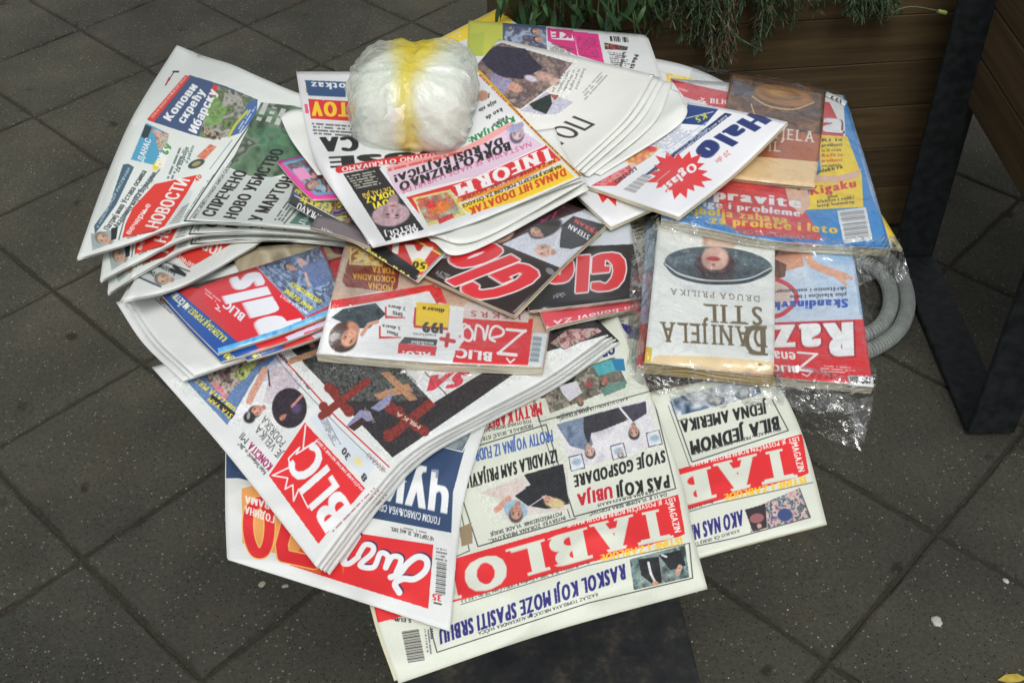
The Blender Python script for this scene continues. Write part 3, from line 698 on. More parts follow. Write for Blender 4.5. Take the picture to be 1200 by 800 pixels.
# ================================================================ THE PAPERS, lowest first
# ---- clear wrapping film
def film_mat(name='clear_film', lo=.012, pk=.12, base=.11, sc=24., bs=.9):
    m, nt, b = newmat(name); out = nt.nodes['Material Output']; nt.nodes.remove(b)
    g = N(nt, 'ShaderNodeNewGeometry'); n = N(nt, 'ShaderNodeTexNoise', i_Scale=15., i_Detail=4., i_Roughness=.55, i_Distortion=2.0); nt.links.new(g.outputs['Position'], n.inputs['Vector'])
    bp = N(nt, 'ShaderNodeBump'); bp.inputs['Strength'].default_value = bs; bp.inputs['Distance'].default_value = .012; nt.links.new(n.outputs[0], bp.inputs['Height'])
    gl = N(nt, 'ShaderNodeBsdfGlossy'); gl.inputs['Roughness'].default_value = .09; nt.links.new(bp.outputs[0], gl.inputs['Normal'])
    tr = N(nt, 'ShaderNodeBsdfTransparent'); tr.inputs[0].default_value = (.96, .97, .97, 1)
    lw = N(nt, 'ShaderNodeLayerWeight'); lw.inputs['Blend'].default_value = .22; nt.links.new(bp.outputs[0], lw.inputs['Normal'])
    ad = N(nt, 'ShaderNodeMath', operation='MULTIPLY_ADD'); ad.inputs[1].default_value = base; nt.links.new(lw.outputs['Fresnel'], ad.inputs[0])
    cr_ = N(nt, 'ShaderNodeTexNoise', i_Scale=sc, i_Detail=2., i_Distortion=2.5); nt.links.new(g.outputs['Position'], cr_.inputs['Vector'])
    nt.links.new(ramp(nt, cr_.outputs[0], [(.50, (lo,) * 3), (.56, (pk,) * 3), (.62, (lo,) * 3)]), ad.inputs[2])
    mx = N(nt, 'ShaderNodeMixShader'); nt.links.new(ad.outputs[0], mx.inputs[0]); nt.links.new(tr.outputs[0], mx.inputs[1]); nt.links.new(gl.outputs[0], mx.inputs[2]); nt.links.new(mx.outputs[0], out.inputs[0]); return m
M_film = film_mat(); M_soft = film_mat('smooth_clear_film', .015, .07, .12, 16., .7); M_flap = film_mat('crumpled_film', .07, .30, .42, 34., 1.)
def film(root, loc, G, amp=.002, up=.0015, cell=5, name='plastic_wrap', seed=1, drop=None, mat=None, fold=0):
    P = place(G, .0002, cell=cell, smooth=10); nv, nu = P.shape[:2]; x, y = P[..., 0] * 60, P[..., 1] * 60
    d = (1 - np.abs(2 * vn(x, y, seed) - 1)) * amp + (1 - np.abs(2 * vn(x * 2.7, y * 2.1, seed + 3) - 1)) * amp * .5
    P = P.copy(); P[..., 2] += d + up
    if fold: P[..., 2] += fold * np.abs(((P[..., 0] * .9 + P[..., 1] * .4) * 42 + vn(x * .3, y * .3, seed + 7) * 1.6) % 2 - 1)
    if drop is not None: P[..., 2] += surf(np.asarray(drop, float)[..., None], nv, nu)[..., 0]
    if drop is None or np.abs(drop).max() < .001: splat(P, 3)
    vs = P.reshape(-1, 3) - np.array(loc); a = np.arange(nv * nu).reshape(nv, nu); q = np.stack([a[:-1, :-1], a[:-1, 1:], a[1:, 1:], a[1:, :-1]], -1).reshape(-1, 4)
    return mesh(name, vs, q, mat or M_film, root, smooth=not fold)
# ---- far newspapers
pg = Page([[(488, 58), (583, 10)], [(585, 175), (700, 105)]], WHITE)
pg.poly([(485, 60), (583, 10), (612, 22), (548, 45), (500, 62)], (250, 216, 40)); pg.poly([(480, 62), (498, 55), (560, 120), (540, 130)], (205, 215, 230))
pg.poly([(548, 40), (640, 25), (650, 60), (560, 80)], (220, 225, 235))
printed('newspaper', 'newspaper with bright yellow border behind the plastic bag at the back', 'newspaper', [[(490, 58), (583, 10)], [(585, 175), (700, 105)]], pg, inner=[(4, 2)])

G = [[(700, 58), (800, 76), (868, 106)], [(700, 130), (800, 150), (900, 170)], [(700, 200), (800, 230), (905, 240)]]
pg = Page(G, WHITE); pg.photo([(780, 85), (812, 92), (806, 108), (782, 100)], [(245, 190, 40), (240, 225, 120), (235, 160, 60)], 5); pg.path([(770, 82), (860, 120)], 1, (200, 205, 200))
printed('newspaper', 'blank white newspaper edge in front of the planter, left of the foil wrapped book', 'newspaper', G, pg, inner=[(3, 1)])

# back copy of the folded newspaper at the top edge of the pile
G = [[(549, 24), (655, 32), (757, 41)], [(547, 80), (665, 92), (777, 96)], [(545, 150), (670, 160), (800, 150)]]
pg = Page(G, (224, 227, 224))
pg.poly([(548, 20), (589, 25), (589, 55), (565, 66), (546, 66)], (196, 202, 70)); pg.poly([(552, 40), (568, 38), (565, 66), (548, 66)], (160, 180, 60), .5)
pg.poly([(589, 26), (640, 31), (640, 62), (600, 62), (589, 50)], (60, 80, 120))
pg.photo([(594, 31), (627, 33), (640, 36), (641, 64), (606, 60), (590, 45)], [(90, 110, 150), (170, 185, 205), (60, 65, 90), (190, 160, 140)], 7, 3)
pg.face(628, 37, 5, 190); pg.face(631, 46, 5, 180)
pg.poly([(641, 33), (672, 36), (677, 66), (642, 48)], (214, 40, 120)); pg.poly([(645, 36), (670, 39), (673, 48), (646, 46)], (236, 228, 232))
pg.T('KE', (670, 36), (646, 36), 9, (206, 40, 110), 5); pg.small((645, 50), (676, 58), (645, 62), 6, (70, 60, 60), 4)
pg.poly([(672, 37), (701, 40), (708, 74), (678, 65)], (226, 40, 128)); pg.small((676, 42), (701, 45), (680, 66), 9, (150, 25, 80), 7)
pg.bars((712, 42), (737, 44), (713, 48), 34, 3); pg.photo([(708, 50), (736, 55), (735, 59), (709, 58)], [(200, 60, 60), (40, 30, 35), (190, 150, 120)], 4)
pg.T('Naši', (744, 64), (738, 80), 5, BLACK, 4, (1, .1)); pg.small((712, 60), (736, 63), (716, 76), 7, (60, 60, 60), 2); pg.T('ludi dani', (730, 61), (726, 78), 4, BLACK, 4, (1, .1))
printed('newspaper', 'folded newspaper with pink text box at the back of the pile, against the plants', 'newspaper', G, pg, inner=[(2, 2), (0, 1)])

# ---- grey printed newspaper between the stacks, seen only at its edges
G = [[(560, 262), (660, 258), (765, 252)], [(600, 330), (690, 320), (764, 318)], [(640, 410), (700, 405), (768, 432)]]
pg = Page(G, (214, 214, 206)); pg.T('U SU', (757, 287), (738, 297), 8, BLACK, 5); pg.T('NIKA', (757, 305), (742, 312), 5, (200, 60, 60), 4)
pg.small((735, 262), (757, 256), (738, 284), 5); pg.small((660, 375), (730, 372), (670, 400), 9, (90, 90, 90), 5)
for k in range(7): pg.path([(727 + k * 3.4, 379 + k), (740 + k * 3, 396 + k)], 2.2, (48, 44, 120))
printed('newspaper', 'grey printed newspaper showing only beside the right black magazine', 'newspaper', G, pg, edge=M_cream, inner=[(-4, 2)])

# ---- the two big tabloids at the front
def tabloid_art(pg, dx, dy, second):
    t = lambda L: [(x + dx, y + dy) for x, y in L]
    # masthead
    pg.poly(t([(795, 579), (803, 625), (797, 628), (560, 697), (470, 722), (440, 730), (400, 700), (470, 672), (540, 652)]), RED)
    def TT(s, a, b, h, c=BLACK, w=3, up=None, serif=False, gap=.05): pg.T(s, (a[0] + dx, a[1] + dy), (b[0] + dx, b[1] + dy), h, c, w, up, serif, gap)
    up = (.20, 1)
    for ch, a, b in (('T', (783, 594), (741, 603)), ('A', (742, 602), (690, 615)), ('B', (688, 617), (641, 630)), ('L', (638, 631), (592, 644)), ('O', (590, 646), (541, 660)), ('I', (534, 664), (514, 669)), ('D', (505, 668), (455, 684))):
        TT(ch, a, b, 37 if ch != 'O' else 38, CREAM, 6, up, True)
    TT('LIST JE POSVEĆEN BORBI PROTIV MAFIJE', (791, 582), (664, 613), 5.2, (240, 236, 226), 4, up)
    TT('MAGAZIN', (782, 590), (791, 624), 8, (240, 236, 226), 4, (1, -.22))
    TT('ISTINE I ZABLUDE', (799, 629), (703, 650), 8, (248, 196, 40), 5, up)
    TT('Broj 21 (337) • 21. 5. 2015. • Godina II (XII) • Cena 70 din • RS 2.5', (690, 657), (540, 703), 3.4, (60, 55, 50), 2, up)
    if not second:
        pg.photo(t([(738, 655), (803, 638), (808, 676), (743, 691)]), [(40, 50, 52), (90, 120, 116), (130, 150, 145), (60, 70, 70)], 14, 5)
        for q in (((748, 655), (772, 652), (776, 682), (765, 684), (752, 674)), ((772, 650), (798, 644), (804, 662), (786, 668))): pg.poly(t(list(q)), (26, 27, 30))
        pg.path(t([(760, 659), (763, 672), (768, 682)]), 3, (215, 215, 215)); pg.path(t([(797, 664), (794, 672)]), 6, (190, 150, 130)); pg.ell(768 + dx, 683 + dy, 4, 3, 0, (205, 150, 120)); pg.path(t([(776, 650), (781, 652)]), 2.5, (210, 210, 210))
        TT('RASKOL KOJI MOŽE SPASITI SRBIJU', (732, 660), (514, 737), 18, (36, 34, 112), 6, (.10, 1), gap=.06)
        TT('RAZLAZ TOMISLAVA NIKOLIĆA I ALEKSANDRA VUČIĆA', (700, 694), (560, 740), 4, (60, 60, 60), 2, up)
        pg.path(t([(808, 636), (812, 677), (690, 706), (512, 764), (504, 735)]), 1.2, (40, 40, 40))
        TT('11111', (508, 748), (507, 736), 3.5, (60, 60, 60), 3); pg.T('5 EUR', (482, 725), (462, 723), 4.5, BLACK, 3); pg.poly([(440, 716), (464, 722), (463, 726), (440, 724)], RED)
        pg.bars((470, 738), (491, 736), (478, 776), 3, 3); pg.poly([(470, 737), (492, 735), (499, 772), (478, 777)], (226, 228, 214))
        for k in range(24): pg.path([(471 + k * .32, 740 + k * 1.55), (490 + k * .32, 737 + k * 1.55)], (.6, 1.1, .5, 1.5)[k * 7 % 4], (60, 60, 56))
        pg.small((496, 737), (500, 770), (503, 736), 2, (90, 90, 90), 2)
    pg.path(t([(808, 636), (690, 662), (540, 708)]), .9, (70, 70, 70))
G = [[(640, 470), (790, 447), (903, 436)], [(650, 560), (812, 538), (912, 452)], [(660, 610), (815, 580), (944, 512)], [(690, 690), (828, 650), (968, 613)]]
G = [[(650, 490), (780, 455), (903, 437)], [(665, 560), (800, 525), (925, 474)], [(690, 625), (815, 590), (946, 528)], [(700, 690), (828, 650), (968, 613)]]
pg = Page(G, CREAM); tabloid_art(pg, 145, -71, True)
pg.photo([(878, 597), (936, 572), (950, 606), (880, 624)], [(60, 90, 130), (200, 150, 150), (215, 200, 190), (60, 60, 70), (150, 180, 190)], 4, 8)
pg.poly([(873, 597), (897, 590), (899, 618), (882, 622)], (45, 38, 42)); pg.ell(887, 607, 6, 9, 80, (150, 90, 95)); pg.ell(920, 603, 9, 8, 0, (50, 70, 120)); pg.ell(890, 616, 3, 3, 0, (200, 150, 130))
pg.T('AKO NAS NE UBIJE', (870, 597), (778, 625), 18, (36, 34, 112), 6, (.10, 1)); pg.T('KOLIKO ĆE SRBIJI UVESTI', (866, 620), (800, 640), 3.6, (70, 70, 70), 2, (.2, 1))
pg.path([(937, 572), (950, 606), (862, 630), (815, 640)], 1.1, (50, 50, 50))
pg.T('BILA JEDNOM', (912, 487), (808, 517), 16, BLACK, 6, (.14, 1), gap=.06); pg.T('JEDNA AMERIKA', (898, 470), (797, 493), 14, BLACK, 6, (.14, 1), gap=.06)
pg.T('IDU LI SAD-u PREMA GORKOM KRAJU!!', (915, 500), (812, 529), 4.2, (50, 50, 50), 2, (.14, 1))
pg.photo([(783, 468), (885, 440), (893, 462), (790, 488)], [(40, 55, 85), (120, 140, 160), (230, 235, 238), (70, 80, 95), (200, 205, 205)], 13, 4)
pg.photo([(800, 462), (884, 440), (886, 452), (815, 476)], [(220, 225, 228), (235, 238, 240), (150, 165, 175)], 9, 14, .7)
pg.path([(905, 468), (924, 504), (811, 541), (786, 470)], 1.2, (50, 50, 50)); pg.path([(808, 545), (783, 475)], .8, (70, 70, 70)); pg.small((790, 492), (815, 486), (791, 495), 1)
printed('newspaper', 'cream tabloid newspaper with red masthead lying behind and right of its twin', 'newspaper', G, pg, edge=M_cream, inner=[(-2, 2), (1, 1)], group='cream tabloids with red mastheads')

G = [[(452, 452), (610, 420), (722, 366)], [(432, 545), (620, 500), (762, 460)], [(430, 640), (630, 603), (797, 556)], [(441, 722), (640, 683), (813, 628)], [(467, 800), (640, 741), (829, 689)]]
pg = Page(G, CREAM); tabloid_art(pg, 0, 0, False)
up = (.2, 1)
pg.T('PAS KOJI', (784, 556), (722, 568), 15, BLACK, 6, (.10, 1), gap=.06); pg.T('UBIJA', (717, 569), (676, 579), 14, (196, 30, 46), 6, (.10, 1), gap=.06)
pg.T('SVOJE GOSPODARE', (779, 527), (672, 557), 14, BLACK, 6, (.10, 1), gap=.06)
pg.T('DA LI JE VLADIMIR BEBA POPOVIĆ', (781, 577), (690, 600), 4, (50, 50, 50), 2, up); pg.T('LAKRANA-RUBASVARA?!!', (770, 573), (700, 590), 3.6, (50, 50, 50), 2, up)
pg.photo([(650, 497), (758, 467), (776, 520), (672, 550)], [(206, 206, 214), (222, 220, 222), (190, 188, 200)], 26, 6)
pg.poly([(652, 497), (684, 488), (695, 520), (690, 528), (668, 522)], (98, 116, 142)); pg.photo([(652, 497), (684, 488), (695, 520), (690, 528), (668, 522)], [(80, 98, 128), (130, 146, 168), (98, 116, 142)], 8, 4, .7)
pg.poly([(684, 488), (722, 478), (735, 492), (705, 504), (693, 507), (690, 523), (684, 505)], (50, 50, 56)); pg.poly([(722, 478), (757, 470), (758, 484), (742, 494), (728, 488)], (62, 60, 74))
pg.path([(727, 478), (742, 496)], 2.5, (225, 225, 228)); pg.face(691, 528, 7.5, 75, (205, 170, 150), (60, 50, 48)); pg.face(743, 505, 8, 85, (190, 150, 132), (30, 28, 30))
for (x, y) in ((675, 541), (724, 528), (766, 513)):
    pg.poly([(x - 9, y - 6), (x + 7, y - 10), (x + 11, y + 7), (x - 6, y + 11)], (60, 60, 66)); pg.poly([(x - 8, y - 5), (x + 6, y - 9), (x + 10, y + 6), (x - 5, y + 10)], (216, 220, 228)); pg.ell(x + 1, y, 5, 7, 80, (150, 175, 190), .5)
pg.face(727, 531, 4.5, 80, (200, 190, 186), (90, 90, 96))
pg.path([(765, 462), (792, 572), (673, 605), (640, 497), (560, 522), (536, 527)], 1.2, (50, 50, 48)); pg.path([(668, 606), (634, 498), (622, 450)], .9, (60, 60, 58)); pg.path([(620, 452), (632, 494), (762, 458), (738, 396)], 1, (60, 60, 58))
pg.T('IZVADILA SAM PRIJAVU', (652, 526), (546, 557), 15, BLACK, 6, (.12, 1), gap=.06); pg.T('PROTIV VOJINA IZ FUDBALA', (647, 503), (540, 531), 14, (62, 92, 170), 5, (.12, 1), gap=.05)
pg.T('MRTVI KAPITAL', (634, 471), (556, 491), 15, (200, 36, 50), 5, (.12, 1), gap=.06); pg.T('MIODRAG K. SKULIĆ ISTRAŽUJE', (624, 496), (550, 516), 4.5, (60, 60, 60), 2, up); pg.T('POSLOVANJE SRPSKIH BANAKA', (622, 491), (555, 505), 4, (60, 60, 60), 2, up)
pg.T('ДУНАВ', (614, 468), (586, 474), 5, (50, 80, 160), 5, up); pg.T('БАНКА', (608, 463), (584, 468), 4.5, (50, 80, 160), 5, up); pg.ell(618, 464, 7, 7, 0, (50, 80, 160)); pg.ell(618, 464, 5.6, 5.6, 0, CREAM); pg.T('DB', (622, 462), (614, 464), 4, (50, 80, 160), 3)
pg.T('OD BOLEŠTINA', (719, 401), (640, 428), 13, (38, 34, 118), 6, (.2, 1)); pg.small((650, 433), (700, 417), (651, 436), 1)
pg.photo([(632, 447), (720, 418), (735, 449), (645, 484)], [(60, 58, 56), (120, 112, 98), (92, 96, 84), (170, 160, 146), (80, 70, 62)], 6, 12)
for q, c in (([(632, 445), (664, 437), (676, 436), (672, 448), (645, 452)], (32, 30, 34)), ([(655, 452), (676, 446), (682, 460), (668, 470), (660, 462)], (214, 212, 222)), ([(694, 428), (718, 420), (722, 434), (702, 440)], (78, 168, 178)), ([(716, 420), (731, 420), (733, 434), (722, 434)], (40, 120, 170)), ([(704, 452), (734, 445), (733, 454), (708, 464)], (100, 140, 126))): pg.poly(q, c)
pg.face(637, 459, 6, 120, (190, 150, 130)); pg.face(680, 470, 4.5, 80, (170, 130, 110)); pg.face(708, 447, 5, 120, (190, 120, 100)); pg.ell(690, 450, 6, 5, 0, (160, 70, 80), .5)
pg.T('KAKO SU RADILI I LILJANA PETROVIĆ', (735, 465), (655, 489), 3.4, (60, 60, 60), 2, up); pg.T('ŽARKA SRBIJOM', (690, 476), (652, 487), 4, (60, 60, 60), 3, up)
pg.photo([(612, 556), (665, 541), (667, 596), (590, 608), (575, 574)], [(222, 218, 210), (214, 208, 200), (205, 200, 195)], 12, 9)
pg.poly([(614, 556), (660, 543), (667, 590), (640, 596), (618, 592), (598, 577), (622, 568)], (34, 36, 40)); pg.poly([(560, 577), (612, 560), (616, 572), (596, 586)], (214, 200, 192))
pg.path([(596, 584), (582, 597)], 7, (206, 150, 128)); pg.ell(604, 597, 15, 12, 20, (150, 182, 200)); pg.face(605, 600, 10, 100, (196, 146, 126), (70, 60, 56)); pg.ell(650, 589, 14, 7, 10, (214, 192, 140), .3); pg.face(642, 585, 6, 30, (212, 160, 140), (214, 192, 140)); pg.path([(616, 596), (640, 580)], 1.2, (200, 200, 205))
pg.T('INTERVJU: ZORANA MIHAJLOVIĆ,', (662, 604), (572, 632), 4.6, (50, 50, 50), 2, up); pg.T('POTPREDSEDNIK VLADE SRBIJE', (658, 599), (574, 624), 4.6, (50, 50, 50), 2, up)
pg.path([(675, 607), (560, 640), (543, 588)], 1.2, (50, 50, 48)); pg.path([(534, 652), (550, 645), (540, 600)], 1, (50, 50, 48)); pg.poly([(538, 618), (552, 612), (554, 636), (541, 640)], (150, 130, 100)); pg.small((548, 569), (566, 564), (549, 573), 1)
pg.grain([(560, 480), (680, 400), (760, 460), (780, 530), (676, 556)], .3); pg.grain([(556, 570), (664, 540), (668, 600), (575, 615)], .3); pg.grain([(738, 655), (803, 638), (808, 676), (743, 691)], .4)
printed('newspaper', 'cream tabloid newspaper with red masthead hanging over the front edge of the table', 'newspaper', G, pg, edge=M_cream, inner=[(-9, -18), (-5, -3)], group='cream tabloids with red mastheads')

# ---- sports newspaper, lower left
G = [[(266, 470), (420, 455), (590, 440)], [(265, 540), (410, 530), (562, 520)], [(265, 600), (410, 615), (541, 600)], [(267, 655), (400, 697), (527, 739)]]
pg = Page(G, WHITE)
pg.poly([(283, 590), (300, 580), (420, 575), (533, 604), (500, 713), (380, 672), (338, 662), (310, 640)], WHITE)
pg.poly([(390, 620), (508, 638), (502, 713), (398, 681), (340, 662)], RED); pg.poly([(382, 602), (415, 618), (400, 680), (345, 663), (345, 640)], (232, 96, 40))
pg.poly([(283, 572), (330, 560), (372, 600), (345, 655), (284, 636)], (232, 160, 84))
yo = (240, 190, 100)
for wd, c in ((15, yo), (12, (222, 36, 44))): pg.curve([(302, 588), (292, 600), (291, 624), (298, 645), (309, 646), (315, 628), (315, 602), (308, 589), (302, 588)], wd, c)
for wd, c in ((17, yo), (14, (222, 36, 44))): pg.path([(345, 582), (330, 638), (332, 651), (368, 659)], wd, c)
pg.poly([(374, 640), (400, 650), (402, 681), (376, 674)], RED)
pg.T('ГОДИНА', (322, 604), (287, 592), 8.5, (244, 238, 230), 6, (-.1, 1)); pg.T('СА ВАМА', (334, 593), (287, 580), 8, (244, 238, 230), 6, (-.1, 1))
navy = (44, 66, 104); pg.poly([(262, 500), (540, 500), (542, 508), (533, 530), (529, 624), (400, 590), (280, 560), (262, 560)], navy)
pg.poly([(420, 455), (576, 440), (560, 486), (545, 525), (530, 580), (529, 624), (400, 600), (400, 500)], navy)
pg.poly([(536, 480), (588, 470), (577, 480), (545, 500)], (90, 90, 160)); pg.photo([(500, 500), (564, 486), (541, 527), (505, 520)], [(120, 135, 140), (150, 165, 170), (96, 110, 118)], 9, 3); pg.path([(566, 482), (542, 529), (505, 520)], 1.4, (228, 230, 232)); pg.ell(548, 492, 10, 6, -20, (84, 72, 150), .3); pg.face(537, 503, 6, 95, (196, 160, 140), (60, 50, 45))
pg.T('ЧУКО', (529, 553), (424, 530), 46, (238, 240, 240), 6, (-.10, 1), gap=.08)
pg.T('ГОЛОМ СЛАВОЉУБА СРНИЋА', (516, 606), (430, 586), 8.2, (236, 238, 240), 3, (-.14, 1), gap=.06)
pg.T('ЧЕТВРТАК, 21. мај 2015.', (509, 629), (458, 617), 4.6, (70, 66, 66), 4, (-.14, 1)); pg.small((470, 616), (508, 624), (469, 619), 1, (110, 110, 110))
wt = (236, 240, 240); outl = (60, 40, 84)
S1 = [(468, 694), (463, 684), (472, 678), (486, 678), (499, 668), (500, 656), (490, 652), (478, 660), (468, 672), (458, 676)]
S2 = [(464, 672), (470, 655), (460, 652), (452, 665), (455, 652), (446, 648), (438, 664), (422, 662), (436, 648), (437, 640), (428, 638), (420, 650)]
S3 = [(420, 652), (409, 660), (402, 657), (415, 636), (420, 628)]; S4 = [(404, 656), (396, 650), (402, 636), (394, 632), (386, 642), (390, 652)]
for o_, c in (((1.6, -1.6), outl), ((0, 0), wt)):
    for S, wd in ((S1, 7.5), (S2, 6.5), (S3, 6.5), (S4, 6)): pg.curve([(x + o_[0], y + o_[1]) for x, y in S], wd, c)
for k in range(17): pg.path([(512.5 - k * .1, 658 + k * 2.3), (523 - k * .1, 660 + k * 2.3)], (.7, 1.3, .9, 1.7)[k * 5 % 4], (60, 60, 62))
pg.small((511, 640), (526, 643), (510, 656), 4, (90, 90, 90), 2, 1.4); pg.T('35', (518, 697), (507, 695), 8, (216, 60, 64), 5, (-.1, 1)); pg.path([(509, 706), (517, 708)], 2, (60, 60, 60))
pg.small((280, 545), (330, 560), (278, 556), 3)
printed('newspaper', 'white sports newspaper with red script masthead and big red 70 at the lower left', 'newspaper', G, pg, inner=[(-1, -2)])

# ---- stack of the red masthead dailies, lower left
GB = [[(371, 664), (265, 530), (178, 430)], [(437, 577), (345, 485), (262, 405)], [(487, 526), (402, 428), (330, 370)], [(562, 484), (480, 390), (400, 320)], [(640, 443), (570, 360), (500, 290)], [(712, 392), (640, 320), (590, 260)]]
pg = Page(GB, WHITE)
pg.poly([(357, 495), (428, 572), (373, 637), (315, 557)], RED)
pg.path([(358, 498), (355, 526), (371, 517), (347, 532), (351, 524), (338, 537), (340, 547), (319, 557), (337, 560), (334, 573), (343, 568), (344, 587), (350, 573), (361, 595)], 1.8, (240, 240, 238))
up = (-.80, .60)
for ch, a, b in (('B', (398, 617), (421, 579)), ('L', (409, 578), (392, 561)), ('I', (398, 566), (388, 552)), ('C', (381, 556), (360, 530))): pass
u2 = (-.62, .78)
ub = (-.75, .66)
for ch, c0, c1 in (('B', (414, 597), (398, 571)), ('L', (398, 570), (389, 556)), ('I', (387, 551), (383, 544)), ('C', (383, 541), (368, 516))): pg.T(ch, c0, c1, 44, (238, 240, 240), {'B': 5, 'C': 5}.get(ch, 7), ub)
pg.T('NAJČITANIJE DNEVNE NOVINE U SRBIJI', (426, 573), (372, 514), 3.6, (240, 236, 234), 4, up)
pg.small((388, 622), (440, 568), (391, 624), 1, (150, 90, 90), 3, 2.2)
pg.poly([(210, 437), (235, 400), (330, 405), (322, 420), (300, 440), (266, 498)], (98, 130, 176)); pg.poly([(266, 498), (300, 440), (345, 405), (320, 470)], (234, 236, 238)); pg.poly([(322, 417), (332, 415), (338, 425), (330, 440), (300, 450), (296, 455), (312, 430)], (150, 160, 200), .5)
pg.photo([(236, 428), (300, 414), (298, 430), (264, 466), (246, 450)], [(50, 45, 50), (130, 110, 100), (200, 190, 180), (90, 80, 76)], 5, 3)
pg.photo([(272, 438), (298, 418), (303, 424), (286, 446), (278, 444)], [(60, 90, 40), (200, 205, 130), (150, 160, 90), (110, 110, 80)], 4, 5)
pg.T('Puls', (268, 462), (252, 446), 9, (232, 120, 140), 5, (-.6, .8)); pg.T('UBRZAVA PULS', (277, 478), (232, 443), 6.5, (240, 214, 70), 5, (-.7, .7)); pg.poly([(244, 466), (249, 462), (276, 484), (271, 491)], (40, 42, 50)); pg.T('ŠTA VAM', (273, 486), (246, 465), 5.5, (240, 214, 70), 5, (-.7, .7)); pg.poly([(298, 410), (312, 418), (306, 424), (296, 416)], (200, 50, 70))
# people picture
pg.poly([(318, 431), (330, 424), (350, 448), (354, 452), (340, 465), (325, 470), (316, 474), (308, 470), (312, 455)], (214, 205, 210)); pg.photo([(318, 431), (332, 424), (354, 450), (340, 465), (325, 470), (312, 455)], [(214, 205, 212), (190, 176, 188), (232, 226, 230)], 6, 4, .8)
pg.path([(310, 433), (302, 450), (297, 458), (292, 470)], 8, (214, 160, 138)); pg.path([(314, 434), (316, 452)], 1.6, (60, 40, 50)); pg.face(301, 481, 8.5, 155, (214, 152, 130), (44, 40, 44)); pg.ell(292, 489, 8, 8, 0, (40, 36, 40), .3); pg.ell(291, 487, 2.4, 5.5, 10, (160, 160, 164), .4)
pg.ell(339, 478, 21, 24, 0, (42, 34, 44), .05); pg.ell(347, 478, 8, 8, 0, (74, 62, 100), .5); pg.path([(354, 463), (342, 476)], 3, (190, 130, 120)); pg.face(331, 489, 4.5, 140, (196, 130, 110), (70, 40, 36))
pg.T('KONČITA', (320, 545), (295, 517), 9.5, (150, 26, 84), 5, u2); pg.T('MI', (292, 514), (285, 506), 9, (70, 70, 72), 0, u2); pg.T('JE VELIKA', (332, 531), (304, 497), 10, (70, 70, 72), 0, (-.65, .75)); pg.T('PODRŠKA', (335, 517), (311, 486), 10, (70, 70, 72), 0, (-.65, .75))
pg.T('Knjaz Stefanović za „Blic“', (312, 553), (281, 517), 5, (50, 50, 50), 3, u2)
pg.path([(325, 413), (350, 440), (395, 490), (456, 547)], 1.6, (206, 44, 52)); pg.path([(318, 412), (345, 445), (400, 503), (452, 553)], .8, (80, 100, 120)); pg.T('BLIC.RS', (338, 423), (328, 413), 3.6, (40, 40, 40), 4, u2) ; pg.small((346, 432), (368, 460), (343, 435), 1, (90, 90, 90)); pg.T('BEOGRAD', (452, 549), (432, 530), 6, (120, 90, 90), 0, u2)
pg.poly([(362, 492), (374, 478), (424, 528), (440, 547), (428, 562)], (206, 218, 234), .6); pg.small((382, 487), (402, 524), (373, 489), 5, (90, 90, 90), 4, 2.); pg.T('30', (411, 534), (404, 523), 7.5, (60, 60, 60), 4, u2); pg.T('8', (431, 560), (427, 553), 7.5, (60, 60, 60), 4, u2); pg.ell(420, 541, 9, 6, 45, (236, 220, 140), .8)
# picture of the crosses
pic = [(340, 408), (365, 395), (520, 330), (700, 300), (712, 392), (640, 412), (545, 478), (460, 536)]
pg.poly(pic, (44, 40, 42)); pg.photo([(355, 425), (470, 370), (545, 440), (520, 460), (470, 470), (400, 470)], [(36, 36, 38), (60, 66, 62), (88, 92, 88), (44, 42, 44), (112, 114, 110)], 4, 9)
pg.poly([(342, 405), (355, 397), (372, 420), (362, 428), (343, 412)], (40, 38, 38)); pg.path([(341, 423), (372, 412)], 7, (176, 134, 104)); pg.path([(352, 396), (366, 404)], 6, (176, 134, 104))
red = (126, 44, 38)
for pts, wd in (([(377, 487), (430, 447)], 9), ([(386, 455), (408, 483)], 9), ([(455, 512), (505, 472)], 11), ([(458, 478), (498, 506)], 10)): pg.path(pts, wd, red)
for x, y, r in ((383, 482, 7), (379, 476, 6), (386, 454, 7), (394, 459, 5), (409, 482, 7), (404, 476, 5), (456, 510, 8), (464, 506, 7), (458, 478, 8), (467, 481, 6), (496, 504, 7), (488, 500, 6)): pg.ell(x, y, r, r, 0, red, .2)
pg.poly([(446, 437), (456, 435), (490, 468), (480, 470)], (168, 122, 88)); pg.poly([(438, 462), (478, 449), (484, 458), (444, 468)], (176, 128, 92)); pg.poly([(434, 478), (462, 458), (456, 474), (444, 482)], (140, 140, 176)); pg.poly([(422, 480), (434, 482), (438, 492), (420, 496), (414, 502), (405, 500)], (140, 140, 176)); pg.poly([(408, 500), (424, 489), (430, 494), (415, 505)], (60, 40, 38))
pg.T('ALEKSA', (440, 494), (428, 476), 4, (150, 140, 130), 2, u2); pg.T('MILKA', (494, 499), (466, 482), 5, (206, 190, 170), 3, u2)
pg.poly([(462, 424), (480, 412), (560, 400), (612, 413), (560, 440), (508, 472)], (222, 222, 222)); pg.path([(498, 436), (524, 463)], 1.2, (60, 60, 60))
pg.T('VELIKA NEVOLJA', (490, 450), (465, 422), 7, (60, 60, 60), 1, u2); pg.T('SA', (553, 434), (505, 440), 24, (206, 60, 76), 8, (-.6, .8))
pg.photo([(645, 402), (665, 386), (700, 384), (706, 388), (662, 410)], [(90, 60, 56), (170, 120, 120), (200, 170, 170), (70, 90, 60)], 4, 6)
